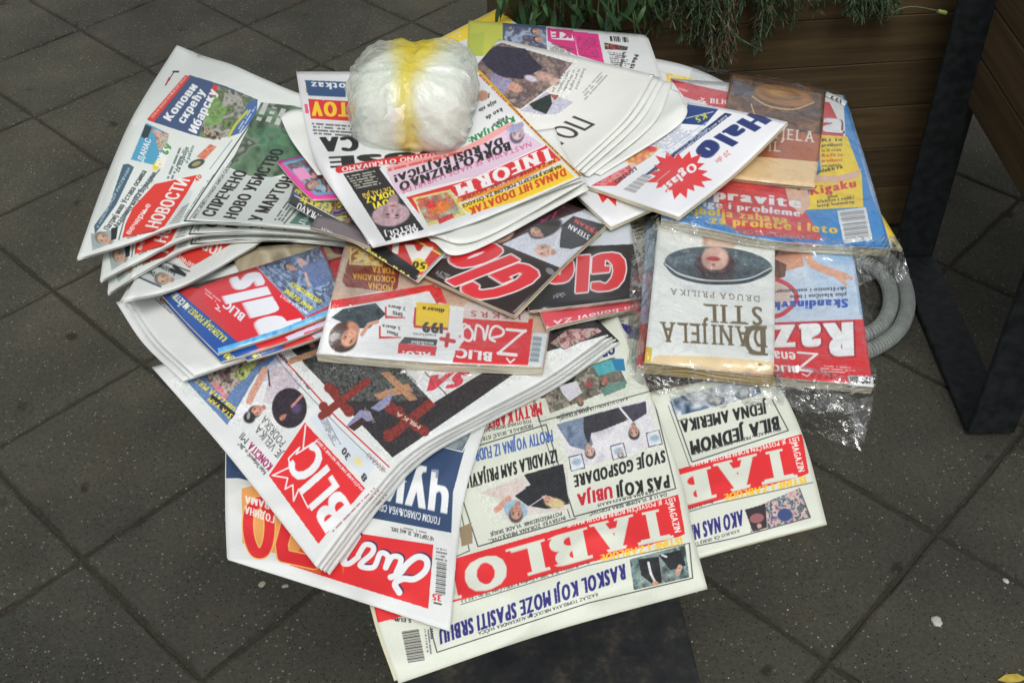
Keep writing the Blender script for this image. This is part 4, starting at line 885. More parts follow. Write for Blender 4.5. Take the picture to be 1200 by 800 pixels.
pg.grain([(205, 400), (350, 380), (372, 470), (345, 505), (290, 510), (200, 450)]); pg.grain([(340, 400), (712, 300), (712, 395), (560, 470), (455, 545)], .4)
matB = None
for k, off in enumerate(((14, 8), (9, 5), (5, 3), (0, 0))):
    r_, m_, P_, l_ = printed('newspaper', ('lowest copy in the stack of red masthead dailies, only its edge showing', 'third copy from the top in the stack of red masthead dailies',
        'second copy from the top in the stack of red masthead dailies', 'daily with red masthead and a photo of wooden crosses, top of its stack')[k], 'newspaper',
        shift(GB, *off), pg if k == 0 else None, mat=matB, T=.0006, inner=[(1, 1)], group='stack of red masthead dailies at the lower left')
    matB = m_

# ---- more copies of the same daily under the glossy weeklies
GM = [[(150, 348), (245, 318), (345, 285)], [(182, 396), (285, 362), (385, 332)], [(228, 440), (330, 405), (430, 372)]]
pg = Page(GM, WHITE); pg.poly([(196, 358), (215, 350), (300, 380), (253, 402), (244, 410)], RED)
pg.path([(200, 361), (219, 370), (208, 374), (228, 377), (222, 384), (232, 381), (229, 392)], 1.8, (238, 238, 238)); pg.path([(240, 397), (250, 402), (246, 390)], 4, (236, 236, 236))
pg.T('NOVI', (207, 357), (190, 346), 6, (200, 40, 70), 4, (-.6, .8)); pg.small((185, 348), (205, 366), (181, 351), 2)
mM = None
for k, off in enumerate(((-14, 6), (-5, 3), (0, 0))):
    _, mM, _, _ = printed('newspaper', ('lowest copy of the daily under the glossy weeklies, its white edge sticking out left', 'middle copy of the daily under the glossy weeklies',
        'upper copy of the daily with red zigzag emblem, tucked under the glossy weeklies')[k], 'newspaper', shift(GM, *off), pg if k == 0 else None, mat=mM, T=.0006, inner=[(1, 1)], group='dailies under the glossy weeklies')

# ---- beige magazine between
G = [[(268, 292), (345, 286), (425, 285)], [(300, 360), (360, 358), (420, 360)]]
pg = Page(G, (170, 158, 130)); pg.photo([(268, 286), (425, 280), (420, 360), (300, 360)], [(186, 172, 140), (160, 146, 116), (202, 190, 160), (140, 126, 98)], 22, 3); pg.photo([(382, 284), (420, 284), (418, 300), (392, 297)], [(90, 40, 60), (140, 60, 80), (60, 40, 60)], 5, 3)
printed('magazine', 'beige magazine page showing between the left newspapers and the glossy weeklies', 'magazine', G, pg, gloss=.3, block=.002, front='cover')

# ---- glossy weekly stack
GP = [[(188, 344), (282, 318), (378, 288)], [(222, 381), (308, 352), (391, 326)], [(255, 414), (328, 391), (403, 362)]]
pg = Page(GP, (206, 44, 50))
pg.poly([(180, 340), (205, 338), (282, 404), (255, 420)], (20, 74, 160)); pg.T('KAZEM DAJE POPUST: NI ČETIRI', (267, 396), (205, 342), 8, (240, 226, 60), 5, (-.75, .66)); pg.T('NI ČETIRI', (223, 358), (206, 341), 8, (236, 240, 244), 5, (-.75, .66))
pg.poly([(209, 332), (282, 296), (302, 312), (231, 338)], (70, 60, 54)); pg.face(248, 318, 7, 160, (214, 180, 160), (50, 40, 36)); pg.photo([(255, 308), (282, 295), (297, 306), (272, 318)], [(210, 50, 90), (236, 220, 224), (150, 160, 190), (230, 90, 120)], 7, 5)
pg.poly([(229, 338), (298, 310), (358, 374), (282, 404)], (222, 28, 40))
pg.path([(282, 292), (359, 372)], 1.6, (240, 240, 240))
u3 = (-.80, .60)
wt = (240, 242, 250)
# "Puls": letters standing upside down, reading from lower right to upper left
pg.T('puls', (340, 386), (303, 317), 54, wt, 9, (-.97, .22), gap=.12)
pg.T('BLIC', (288, 369), (266, 351), 10, wt, 5, (-.62, .78)); pg.path([(258, 365), (252, 361), (257, 361), (254, 356)], 1.2, wt); pg.small((236, 342), (256, 358), (241, 337), 2, (240, 200, 200))
pg.poly([(302, 313), (374, 288), (402, 350), (358, 372)], (110, 140, 180)); pg.photo([(302, 313), (374, 290), (400, 342), (358, 368)], [(80, 100, 146), (150, 180, 214), (54, 66, 100), (176, 196, 220)], 7, 6)
for k in range(5): pg.path([(310 + k * 6, 312 - k * 2), (334 + k * 7, 334 - k * 3)], 1.2, (60, 76, 120))
pg.path([(352, 306), (364, 318), (380, 312)], 8, (214, 180, 170)); pg.poly([(354, 312), (384, 300), (396, 325), (368, 338)], (88, 110, 160)); pg.face(340, 313, 6, 200, (206, 160, 140), (26, 24, 32)); pg.path([(358, 320), (362, 334)], 3, (210, 170, 150))
pg.T('UVODNI KOMADI', (378, 352), (343, 330), 6, (244, 226, 40), 5, u3); pg.T('NOVE SEZONE', (368, 360), (336, 338), 6, (244, 226, 40), 5, u3); pg.T('PRODAJA NOVA', (362, 366), (330, 345), 4, (230, 232, 240), 3, u3)
pg.poly([(255, 408), (330, 385), (403, 355), (410, 372), (330, 402), (257, 420)], (74, 168, 226)); pg.photo([(255, 408), (330, 385), (403, 355), (410, 372), (330, 402), (257, 420)], [(60, 150, 220), (130, 205, 240), (60, 140, 210)], 9, 5, .7)
pg2 = Page(GP, (214, 32, 42)); pg2.poly([(180, 340), (205, 336), (300, 398), (255, 425)], (18, 70, 156)); pg2.T('NEMA', (275, 411), (262, 402), 8, (240, 226, 60), 6, (-.75, .66)); pg2.poly([(330, 385), (400, 356), (410, 380), (345, 400)], (214, 205, 232)); pg2.poly([(352, 380), (410, 360), (410, 385), (360, 400)], (214, 32, 42))
_, mP2, _, _ = printed('magazine', 'lowest glossy weekly of the stack, blue corner and red edge showing', 'magazine', shift(GP, 35, 8), pg2, gloss=.4, block=.0025, front='cover', group='stack of glossy weeklies')
printed('magazine', 'middle glossy weekly of the stack, thin blue and red strip showing', 'magazine', shift(GP, 4, 10), mat=mP2, gloss=.4, block=.0025, front='cover', group='stack of glossy weeklies')
pg.grain([(209, 332), (300, 290), (380, 285), (404, 350), (358, 372), (300, 312), (231, 340)], .35)
printed('magazine', 'glossy red and blue weekly on top of its stack at the left', 'magazine', GP, pg, gloss=.45, block=.0025, front='cover', group='stack of glossy weeklies')

# ---- evening newspapers, upper left
red2 = (222, 52, 42)
G4 = [[(196, 276), (258, 262), (330, 250)], [(166, 300), (235, 292), (318, 266)], [(143, 350), (178, 350), (230, 325), (306, 283)]]
G4 = [[(200, 272), (262, 258), (335, 244)], [(168, 312), (240, 297), (322, 262)], [(144, 352), (215, 334), (307, 283)]]
pg = Page(G4, (226, 230, 224)); pg.poly([(181, 290), (196, 276), (300, 250), (304, 258), (290, 275), (222, 314), (205, 300)], red2)
pg.T('НОВОСТИ', (266, 291), (205, 262), 13, (236, 236, 232), 5, (-.4, .9)); pg.T('вечерње', (229, 310), (196, 291), 7, (240, 230, 226), 3, (-.4, .9))
pg.poly([(177, 302), (196, 302), (220, 318), (218, 325), (180, 335), (160, 325)], (196, 204, 200)); pg.path([(176, 300), (222, 318)], 1.4, (50, 60, 66)); pg.T('Академију', (207, 318), (180, 306), 6, (50, 60, 60), 4, (-.3, .95)); pg.T('Патрија', (190, 325), (172, 314), 6, (50, 60, 60), 4, (-.3, .95)); pg.face(192, 327, 9, 185, (206, 170, 146), (110, 100, 90)); pg.path([(200, 316), (216, 322), (204, 312)], 4, (30, 32, 34))
pg.path([(163, 325), (188, 336)], 2, (50, 66, 84))
printed('newspaper', 'fourth evening newspaper folded over, its red masthead upside down under the three others', 'newspaper', G4, pg, inner=[(-3, 0), (-2, 3)], lift=[[0, 0, 0], [.004, 0, 0], [.010, .002, 0]])

GN = [[(207, 53), (240, 66), (272, 76), (306, 91), (352, 110), (400, 122)], [(170, 112), (213, 128), (255, 140), (300, 153), (350, 165), (405, 172)],
      [(148, 152), (195, 165), (243, 175), (295, 188), (345, 200), (402, 205)], [(118, 224), (168, 222), (220, 220), (280, 226), (340, 232), (405, 238)], [(90, 303), (150, 285), (215, 262), (280, 262), (345, 267), (420, 276)]]
pg = Page(GN, (226, 231, 226))
blu = (58, 82, 120)
pg.poly([(173, 141), (222, 88), (262, 100), (302, 117), (298, 135), (278, 157), (250, 164), (225, 158)], blu); pg.poly([(172, 140), (217, 88), (223, 90), (180, 143)], red2); pg.T('ПОЧЕЛА ОБНОВА КРАЉЕВСКОГ КРАЈА', (179, 139), (219, 91), 3, (250, 220, 210), 2)
pg.photo([(236, 150), (245, 118), (256, 100), (300, 117), (285, 142), (272, 158), (250, 164), (233, 160)], [(60, 72, 48), (110, 140, 76), (84, 92, 70), (150, 150, 140), (178, 176, 168), (70, 66, 56)], 8, 7); pg.photo([(240, 130), (252, 110), (266, 128), (258, 146), (240, 148)], [(90, 140, 60), (130, 176, 90), (100, 120, 70)], 6, 4, .8)
pg.photo([(236, 146), (246, 150), (262, 158), (258, 164), (238, 160)], [(60, 50, 40), (190, 180, 150), (110, 96, 76)], 4, 8); pg.poly([(250, 99), (256, 100), (250, 113), (246, 112)], red2)
pg.poly([(270, 160), (292, 118), (302, 118), (300, 136), (282, 156)], (66, 100, 156)); pg.path([(268, 160), (276, 146), (290, 130)], 3, (190, 196, 60)); pg.small((276, 154), (296, 122), (282, 156), 2, (210, 220, 235))
pg.T('Копови', (199.3, 142.6), (232.3, 101.6), 9.5, (240, 243, 244), 6, (-.75, -.42)); pg.T('скрећу', (215.3, 145.6), (241.3, 107.6), 9.5, (240, 243, 244), 6, (-.75, -.42)); pg.T('Ибарску', (230.1, 157.1), (255.1, 107.1), 10, (240, 243, 244), 6, (-.8, -.36))
pg.path([(194, 100), (204, 84)], 1, BLACK); pg.poly([(193, 100), (198, 90), (200, 93)], (190, 40, 40)); pg.path([(203, 84), (209, 84)], 2, BLACK)
pg.poly([(153, 187), (171, 144), (198, 157), (196, 166), (187, 195)], (76, 160, 196)); pg.photo([(176, 150), (198, 157), (194, 172), (186, 178), (182, 160)], [(120, 160, 110), (214, 190, 180), (190, 120, 110), (80, 100, 60)], 5, 3); pg.poly([(170, 146), (178, 149), (172, 164), (165, 160)], (40, 56, 60)); pg.T('ДАНАС', (167.3, 190.0), (177.3, 164.0), 7, (236, 240, 240), 4, (-.85, -.4)); pg.T('МИ', (191.5, 196.7), (199.5, 174.7), 8, (244, 244, 240), 6, (-.85, -.3)); pg.T('6У', (195.6, 182.3), (202.6, 170.3), 7, (70, 150, 70), 6, (-.85, -.3)); pg.ell(184, 193, 9, 5, -60, (232, 210, 40), .4); pg.T('MIX', (187.6, 196.3), (193.6, 180.3), 7, (244, 244, 240), 6, (-.85, -.3))
pg.small((194, 209), (210, 170), (203, 211), 2, (70, 90, 90), 3, 2.2); pg.T('za najbolje', (209.5, 202.3), (221.5, 173.3), 6, (70, 100, 96), 4, (-.85, -.35)); pg.T('u paketu', (219.7, 191.5), (227.7, 171.5), 4, (70, 100, 96), 3, (-.85, -.35))
pg.photo([(230, 184), (246, 169), (254, 172), (240, 187)], [(214, 90, 60), (230, 150, 120), (120, 80, 60)], 4, 5); pg.ell(230, 192, 11, 5, -22, (56, 76, 74)); pg.ell(230, 192, 6, 2.5, -22, (170, 150, 90)); pg.path([(246, 198), (272, 164)], 1, (130, 160, 160))
pg.poly([(144, 193), (150, 192), (157, 196), (136, 240), (116, 268), (111, 274), (110, 265), (128, 240)], (62, 92, 112)); pg.T('У НОВОМ САДУ РАСПРАВА', (115, 268), (153, 197), 3, (200, 214, 220), 2)
pg.T('Патриј маш Устава оснива', (127.1, 270.2), (172.1, 201.2), 6.5, (50, 60, 62), 4, (-.85, -.3)); pg.T('Академију наука Војводине', (138.1, 267.2), (184.1, 203.2), 6.5, (50, 60, 62), 4, (-.85, -.3))
pg.photo([(106, 274), (130, 270), (134, 284), (108, 294)], [(150, 165, 165), (180, 190, 188)], 9, 3); pg.face(121, 280, 8.5, 205, (206, 168, 142), (120, 108, 96)); pg.poly([(130, 268), (138, 266), (136, 280), (130, 282)], (30, 32, 34))
pg.path([(139, 281), (146, 255), (158, 230), (176, 211), (187, 199)], 1.4, (70, 100, 110))
pg.poly([(143, 279), (147, 262), (156, 243), (181, 216), (231, 205), (218, 228), (193, 265), (180, 272)], red2)
pg.T('вечерње', (152.2, 275.1), (177.2, 240.1), 6.5, (246, 230, 226), 3, (-.9, -.3)); pg.T('НОВОСТИ', (185, 268), (223, 211), 15, (238, 238, 234), 4, (-.95, -.16))
pg.small((145, 279), (192, 266), (146, 281), 1, (60, 60, 60)); pg.poly([(192, 266), (222, 222), (226, 224), (213, 262), (196, 268)], (190, 198, 196), .4)
for k in range(8): pg.path([(199 + k * 2, 262 - k * 2.6), (210 + k * 1.6, 260 - k * 3)], 1., (110, 116, 114))
pg.T('40', (231, 214), (237, 207), 5, (206, 90, 70), 4); pg.small((213, 258), (250, 200), (217, 259), 2, (90, 96, 96))
pg.path([(216, 259), (240, 222), (262, 190), (302, 132)], 1.4, (40, 50, 50)); pg.path([(216, 259), (285, 262), (330, 264)], 1.6, (40, 50, 50)); pg.path([(222, 257), (300, 148)], .8, (60, 70, 70))
pg.photo([(268, 196), (306, 120), (345, 124), (400, 140), (400, 175), (370, 195), (310, 210), (292, 207)], [(50, 66, 50), (78, 108, 80), (112, 136, 110), (62, 72, 60), (140, 150, 134)], 16, 9); pg.small((297, 140), (307, 118), (340, 150), 4, (220, 222, 218), 3, 3.2); pg.photo([(300, 150), (345, 150), (350, 185), (310, 190)], [(40, 100, 70), (70, 130, 90), (60, 90, 70)], 9, 6, .6)
pg.poly([(225, 256), (262, 196), (292, 206), (350, 210), (400, 215), (400, 270), (300, 263)], (196, 204, 198)); pg.poly([(262, 197), (290, 204), (340, 210), (330, 190), (275, 180)], (150, 168, 156), .0)
pg.T('ИАСТ, ИНФО ГРУПНОГ БИРОА САЗНАЈЕ', (228.3, 256.4), (275.3, 188.4), 3.6, (50, 56, 54), 2, (-.85, -.35))
pg.T('СПРЕЧЕНО', (249.7, 254.7), (290.7, 201.7), 14, BLACK, 5, (-.93, -.18), gap=.06); pg.T('НОВО УБИСТВО', (275.8, 257.1), (333.8, 176.1), 14, BLACK, 5, (-.93, -.14), gap=.06); pg.T('У МАРТОНОШУ', (305.9, 259.9), (364.9, 185.9), 15, BLACK, 5, (-.93, -.12), gap=.06)
pg.small((320, 258), (350, 215), (332, 260), 3, (60, 60, 60), 3, 2.); pg.path([(333, 262), (364, 226)], 1.4, (50, 56, 56)); pg.poly([(339, 262), (352, 247), (400, 250), (400, 268)], (84, 118, 110)); pg.T('Дн', (355.8, 263.5), (363.8, 253.5), 7, (200, 214, 210), 3, (-.9, -.2))
mN = None
for k, (off, lf) in enumerate((((36, 41), .0), ((27, 26), .004), ((0, 0), .008))):
    G_ = [[(x + off[0] * (1 - i / 4) * 0 + (off[0] * (i / 4) ** 3 * (1 - j / 5) ** 3 + (6 if k < 2 else 0) * (1 - i / 4)), y + off[1] * (i / 4) ** 3 * (1 - j / 5) ** 2 + (2 - k) * 6.5 * (i / 4) * min(1, j / 2) + (5 if k < 2 else 0) * (1 - i / 4)) for j, (x, y) in enumerate(r)] for i, r in enumerate(GN)]
    L = [[lf * (.3 + .7 * (1 - j / 5)) * (1 - .5 * j / 5) for j in range(6)] for i in range(5)]
    _, mN, _, _ = printed('newspaper', ('third evening newspaper from the top at the upper left, curling at its corner', 'second evening newspaper from the top at the upper left, tucked closely below',
        'evening newspaper with red masthead and green photo, top of the upper left stack')[k], 'newspaper', G_, pg if k == 0 else None, mat=mN, T=.0007, inner=[(1, 2)], lift=L, group='evening newspapers at the upper left')

# ---- wrapped women's magazine, middle
GZ = [[(405, 283), (530, 300), (652, 322)], [(388, 350), (515, 362), (645, 376)], [(371, 414), (500, 424), (636, 430)]]
pg = Page(GZ, (206, 172, 148)); pg.photo([(400, 275), (660, 310), (645, 380), (380, 350)], [(200, 166, 142), (220, 190, 168), (186, 148, 124)], 20, 4, .7)
pg.poly([(408, 303), (470, 300), (466, 337), (460, 342), (406, 336), (401, 330)], (138, 42, 30)); pg.poly([(410, 288), (450, 292), (448, 312), (409, 310)], (240, 214, 130)); pg.photo([(412, 290), (450, 293), (447, 310), (411, 309)], [(120, 50, 30), (240, 200, 90), (250, 235, 190), (150, 80, 40)], 6, 5)
for s, a, b in (('TORTA', (463, 314), (436, 312)), ('ČOKOLADNA', (463, 324), (413, 320)), ('MOĆNA', (460, 334), (431, 331))): pg.T(s, a, b, 7, (244, 190, 40), 4, (0, 1), gap=.07)
pg.poly([(385, 353), (440, 342), (508, 335), (520, 358), (520, 420), (372, 420)], (238, 240, 240)); pg.poly([(388, 352), (508, 333), (518, 352), (512, 356), (503, 341), (442, 353), (387, 362)], RED) ; pg.poly([(503, 335), (516, 337), (524, 356), (512, 354)], RED)
pg.poly([(500, 341), (512, 356), (545, 360), (542, 432), (370, 420), (372, 395), (440, 356)], (240, 241, 241))
pg.poly([(388, 372), (402, 362), (440, 355), (452, 368), (432, 385), (415, 384)], (34, 44, 50)); pg.photo([(388, 372), (402, 362), (440, 355), (450, 366), (432, 382), (415, 382)], [(28, 38, 44), (60, 80, 86), (36, 44, 52)], 5, 3, .8); pg.ell(402, 395, 17, 20, 35, (66, 42, 34), .1); pg.ell(414, 384, 11, 7, 50, (206, 132, 102), .4); pg.face(409, 396, 13, 125, (226, 158, 126), (52, 36, 32)); pg.ell(412, 392, 6, 5, 0, (240, 184, 156), .9, .6); pg.path([(424, 392), (432, 380), (442, 377)], 4.5, (214, 156, 130))
for a, b_, c, d, s1, s2 in (((453, 357), (476, 359), (475, 373), (452, 371), '2 dinara', 'SMS'), ((446, 380), (470, 382), (470, 396), (445, 395), '5 dinara', 'Minut')):
    pg.poly([(a[0] - 2, a[1] + 2), b_, c, (d[0] - 1, d[1] + 2)], (214, 60, 60)); pg.poly([(a[0], a[1] - 2), (b_[0] + 1, b_[1] - 2), (c[0] + 1, c[1] - 1), (d[0] + 1, d[1] - 1)], (240, 241, 241)); pg.T(s1, (b_[0] - 1, b_[1] + 1), (a[0] + 2, a[1]), 4, (60, 50, 50), 3, (0, 1)); pg.T(s2, (b_[0] - 4, b_[1] + 8), (a[0] + 7, a[1] + 7), 4.2, (60, 50, 50), 4, (0, 1))
pg.poly([(484, 378), (486, 360), (527, 362), (525, 387), (485, 384)], (206, 50, 50)); pg.poly([(488, 354), (527, 357), (525, 384), (487, 381)], (246, 206, 36)); pg.T('dinara', (521, 362), (495, 359), 5, (50, 40, 20), 4, (0, 1)); pg.T('199', (519, 379), (495, 377), 12, (40, 34, 20), 6, (0, 1), gap=.07)
pg.T('prepaid kartica', (511, 392), (484, 390), 3, (90, 90, 90), 2, (0, 1)); pg.poly([(468, 402), (474, 395), (513, 398), (511, 405)], (50, 52, 56)); pg.poly([(467, 402), (512, 406), (510, 417), (466, 414)], (214, 44, 50)); pg.T('mobilni', (508, 401), (482, 399), 4, (230, 230, 230), 4, (0, 1)); pg.T('ALO!', (505, 413), (471, 411), 7.5, (240, 240, 240), 6, (0, 1))
pg.poly([(544, 366), (625, 374), (619, 428), (530, 425), (534, 412), (524, 404), (540, 392)], (224, 34, 40)); pg.ell(527, 401, 14, 11, 0, (240, 241, 241), .05); pg.poly([(521, 390), (545, 398), (530, 415), (518, 412)], (240, 241, 241)); pg.path([(517, 397), (532, 400)], 4.5, (206, 30, 40)); pg.path([(525, 392), (523, 405)], 4.5, (206, 30, 40))
pg.poly([(544, 358), (548, 354), (618, 362), (621, 366), (619, 378), (543, 373)], (224, 210, 206)); pg.T('USKRS', (610, 368), (552, 364), 7, (170, 70, 80), 1, (0, 1), gap=.25)
wt = (244, 242, 242)
pg.path([(616, 388), (594, 386)], 3.5, wt); pg.path([(616, 387), (584, 414)], 3, wt); pg.path([(584, 414), (605, 416)], 4, wt); pg.path([(594, 420), (598, 425), (603, 421)], 2, wt)
pg.curve([(576, 396), (588, 393), (590, 387), (582, 382), (576, 386), (574, 396), (580, 400)], 3, wt); pg.curve([(572, 382), (568, 398), (566, 386), (560, 381), (558, 384), (556, 398)], 3, wt); pg.curve([(550, 382), (543, 386), (543, 396), (551, 399), (554, 390), (548, 382), (542, 381), (541, 398)], 3, wt)
pg.T('BLIC', (577, 413), (535, 408), 11, wt, 6, (-.1, 1), gap=.06)
pg.poly([(625, 390), (642, 391), (635, 430), (619, 428)], (214, 222, 226)); [pg.path([(625.5 - k * .32, 395 + k * 2.1), (635 - k * .32, 395.6 + k * 2.1)], (1, 1.5, .7)[k % 3], (90, 104, 110)) for k in range(14)]
pg.T('100 JAJA', (635, 362), (606, 358), 5.5, (90, 40, 36), 3, (0, 1)); pg.T('NE ZABORAVI', (638, 348), (570, 340), 8, (130, 40, 40), 5, (0, 1))
pg.grain([(385, 340), (450, 350), (450, 395), (420, 420), (380, 415)], .12); pg.grain([(400, 280), (660, 310), (640, 375), (385, 345)], .2, 5)
mzr, mZ, PZ, lZ = printed('magazine', 'small format magazine with yellow 199 price box, wrapped in clear film, centre of the pile', 'magazine', GZ, pg, gloss=.6, block=.009, front='cover')

film(mzr, lZ, [[(395, 285), (530, 300), (655, 322)], [(378, 350), (515, 362), (650, 376)], [(360, 416), (500, 426), (645, 432)], [(352, 436), (500, 448), (690, 440)]], .0006, .0004, seed=7, mat=M_soft)
# ---- black gossip magazines with red letters
def glo_letters(pg, M, col=(222, 44, 50), ow=(240, 240, 240)):
    f = lambda L: [(M[0][0] + M[1][0] * x + M[2][0] * y, M[0][1] + M[1][1] * x + M[2][1] * y) for x, y in L]
    Gp = f([(.30, .82), (.22, .97), (.08, .97), (.02, .8), (.02, .2), (.08, .04), (.22, .04), (.30, .2), (.30, .48), (.17, .48)]); Lp = f([(.43, .02), (.43, .98)]); Op = f([(.72, .95), (.60, .95), (.55, .8), (.55, .2), (.60, .05), (.76, .05), (.84, .2), (.84, .8), (.76, .95), (.66, .95)])
    k = math.hypot(*M[1])
    for wd, c in ((k * .125, ow), (k * .10, col)): pg.path(Gp, wd, c); pg.path(Lp, wd, c); pg.path(Op, wd, c); 
GG = [[(600, 252), (668, 246), (735, 238)], [(612, 305), (678, 300), (745, 294)], [(640, 384), (690, 372), (757, 360)]]
pg = Page(GG, (222, 206, 206)); pg.poly([(600, 350), (757, 340), (760, 365), (600, 390)], (214, 70, 84)); pg.T('ion-bonovi ZA', (752, 356), (648, 376), 5, (240, 226, 226), 2, (0, 1))
printed('magazine', 'pale and red magazine just under the right black gossip magazine', 'magazine', GG, pg, gloss=.4, block=.004, front='cover')
GG = [[(596, 250), (668, 246), (735, 240)], [(606, 302), (678, 297), (744, 292)], [(620, 364), (690, 356), (753, 348)]]
pg = Page(GG, (206, 214, 224)); pg.poly([(600, 292), (742, 286), (756, 350), (610, 370)], (30, 28, 30)); pg.poly([(690, 252), (708, 262), (704, 276), (690, 286), (660, 290), (640, 262)], (60, 50, 56))
pg.TO('Glo', (735, 295), (640, 304), 43, (220, 42, 50), (240, 240, 240), 1.5, 8, up=(-.06, 1), gap=.12)
pg.small((648, 344), (664, 342), (648, 350), 3, (200, 200, 200))
printed('magazine', 'black gossip magazine with red lettering lying straight, right of the tilted one', 'magazine', GG, pg, gloss=.5, block=.003, front='cover', group='black gossip magazines')
GL = [[(588, 208), (650, 232), (716, 258)], [(535, 262), (598, 290), (660, 310)], [(478, 313), (540, 342), (602, 369)]]
pg = Page(GL, (212, 216, 228)); pg.poly([(470, 315), (588, 286), (662, 316), (604, 375)], (36, 22, 20)); pg.poly([(540, 260), (590, 204), (700, 240), (640, 262), (585, 288), (560, 295)], (52, 30, 34))
pg.T('TA', (657, 246), (634, 257), 13, (176, 50, 110), 4, (-.5, .85)); pg.T('E', (668, 232), (654, 240), 13, (140, 40, 80), 4, (-.5, .85)); pg.ell(590, 276, 15, 8, -25, (190, 150, 130), .2); pg.ell(588, 274, 12, 6, -25, (70, 30, 34), .3)
pg.ell(640, 268, 22, 10, -25, (30, 22, 24), .2); pg.face(628, 272, 8, -150, (206, 156, 136), (30, 22, 24)); pg.poly([(658, 264), (672, 253), (712, 264), (700, 282), (670, 292), (656, 290)], (34, 36, 44)); pg.face(637, 294, 11, -172, (226, 178, 156), (226, 178, 156), True); pg.poly([(648, 292), (660, 264), (652, 290)], (236, 238, 244)); pg.ell(700, 282, 8, 5, -60, (190, 140, 120), .3)
pg.T('STEFAN', (692, 276), (668, 262), 6, (240, 240, 240), 5, (-.45, .9)); pg.T('VJERAN', (703, 272), (675, 256), 5, (226, 60, 60), 5, (-.45, .9))
pg.TO('Glo', (642, 326), (570, 281), 82, (220, 36, 44), (236, 232, 230), 1.6, 8, up=(-.93, .37), gap=.12)
pg.small((508, 322), (526, 330), (514, 316), 4, (206, 206, 206)); pg.ell(645, 318, 7, 4, 30, (120, 120, 130), .3)
pg.grain([(560, 200), (720, 240), (700, 310), (590, 290)], .35)
printed('magazine', 'tilted black gossip magazine with red lettering in the middle of the pile', 'magazine', GL, pg, gloss=.5, block=.0035, front='cover', edge=M_cream, inner=[(2, 3)], group='black gossip magazines')

# ---- tabloid with black strip, running down to the right
G = [[(352, 196), (450, 232), (548, 272)], [(344, 218), (430, 258), (515, 300)], [(337, 238), (402, 276), (487, 329)]]
pg = Page(G, (60, 70, 110)); pg.photo([(352, 196), (450, 232), (420, 272), (340, 222)], [(40, 60, 130), (190, 150, 130), (60, 40, 40), (240, 226, 80), (80, 110, 170)], 7, 6)
pg.poly([(436, 272), (450, 250), (540, 268), (530, 302), (488, 326), (465, 300)], (206, 48, 44)); pg.path([(451, 280), (480, 277), (528, 305), (490, 325)], 2, (244, 222, 60)); pg.T('A', (508, 290), (474, 286), 22, (240, 238, 230), 8, (-.1, 1)); pg.ell(492, 311, 10, 8, 20, (240, 206, 40)); pg.T('50', (500, 308), (484, 306), 8, (60, 50, 10), 5, (-.2, 1)); pg.T('L', (468, 284), (452, 282), 14, (240, 238, 230), 7, (-.1, 1))
pg.poly([(520, 275), (548, 270), (540, 290), (530, 304), (512, 294)], (96, 104, 76)); pg.poly([(335, 242), (343, 228), (400, 258), (455, 292), (492, 318), (488, 332), (400, 282)], (28, 28, 30))
pg.T('MMF UNIŠTAVA', (480, 323), (398, 270), 8.5, (240, 236, 60), 5, (-.5, .85)); pg.T('GORESKU UPRAVU', (414, 275), (350, 237), 7.5, (236, 236, 236), 4, (-.4, .9)); pg.path([(345, 229), (400, 259), (440, 284)], 1.2, (230, 230, 230)); pg.T('LAKŠE', (380, 240), (353, 229), 6.5, (240, 226, 60), 5, (-.4, .9)) 
printed('newspaper', 'colourful tabloid with black headline strip and yellow 50 circle, left of the tilted magazine', 'newspaper', G, pg, gloss=.2, inner=[(3, 2)], lift=[[0, 0, 0], [.001, 0, 0], [.004, .002, 0]])
G = [[(372, 252), (410, 262), (440, 276)], [(363, 266), (400, 276), (434, 289)]]
pg = Page(G, (110, 100, 104)); pg.T('VK.IT', (390, 272), (376, 266), 4, (226, 226, 226), 3, (-.3, 1))
printed('magazine', 'thin folded grey brown magazine spine under the black headline strip', 'magazine', G, pg, gloss=.3, block=.004, front='cover')
G = [[(324, 189), (362, 180), (400, 170)], [(345, 214), (385, 208), (420, 200)], [(366, 234), (405, 232), (440, 225)]]
pg = Page(G, (232, 60, 156)); pg.poly([(330, 190), (400, 172), (440, 224), (370, 229)], (96, 170, 206)); pg.photo([(334, 193), (400, 176), (436, 222), (372, 226)], [(232, 130, 180), (206, 160, 140), (90, 50, 60), (120, 190, 220), (230, 200, 210)], 8, 4); pg.face(366, 217, 7, 160, (214, 160, 140), (80, 40, 40)); pg.poly([(342, 198), (356, 196), (366, 208), (352, 212)], (244, 150, 200))
printed('magazine', 'small magazine with bright pink border peeking out under the left white sheets', 'magazine', G, pg, gloss=.5, block=.0025, front='cover')

# ---- wrapped puzzle magazine with paperback, right
def price_sticker(root, loc, P, s, T_=.0006):
    pg = Page(P, (244, 245, 244)); r = P
    a, b, c = s; pg.T(a, b, c, 8, (40, 40, 40), 4, (.02, 1)); 
    Q = place(P, T_); o = shell('price_sticker', Q, T_, [paper_mat('sticker_print', pg.image('sticker_print'), .4), M_news], root, loc); splat(Q)
GR = [[(758, 258), (880, 262), (996, 272)], [(752, 350), (885, 356), (1010, 362)], [(746, 428), (884, 440), (1023, 452)]]
pg = Page(GR, (150, 190, 226)); pg.photo([(896, 255), (1000, 262), (1012, 350), (900, 350)], [(146, 184, 222), (178, 206, 234), (160, 196, 228)], 30, 3)
pg.poly([(905, 372), (985, 364), (1012, 372), (1025, 455), (740, 440), (745, 380)], (220, 34, 40)); pg.photo([(905, 310), (1000, 310), (1008, 372), (905, 372)], [(200, 216, 234), (214, 226, 240), (186, 208, 232)], 20, 4, .8); pg.poly([(905, 366), (990, 362), (1008, 368), (1012, 374), (905, 378)], (196, 212, 232))
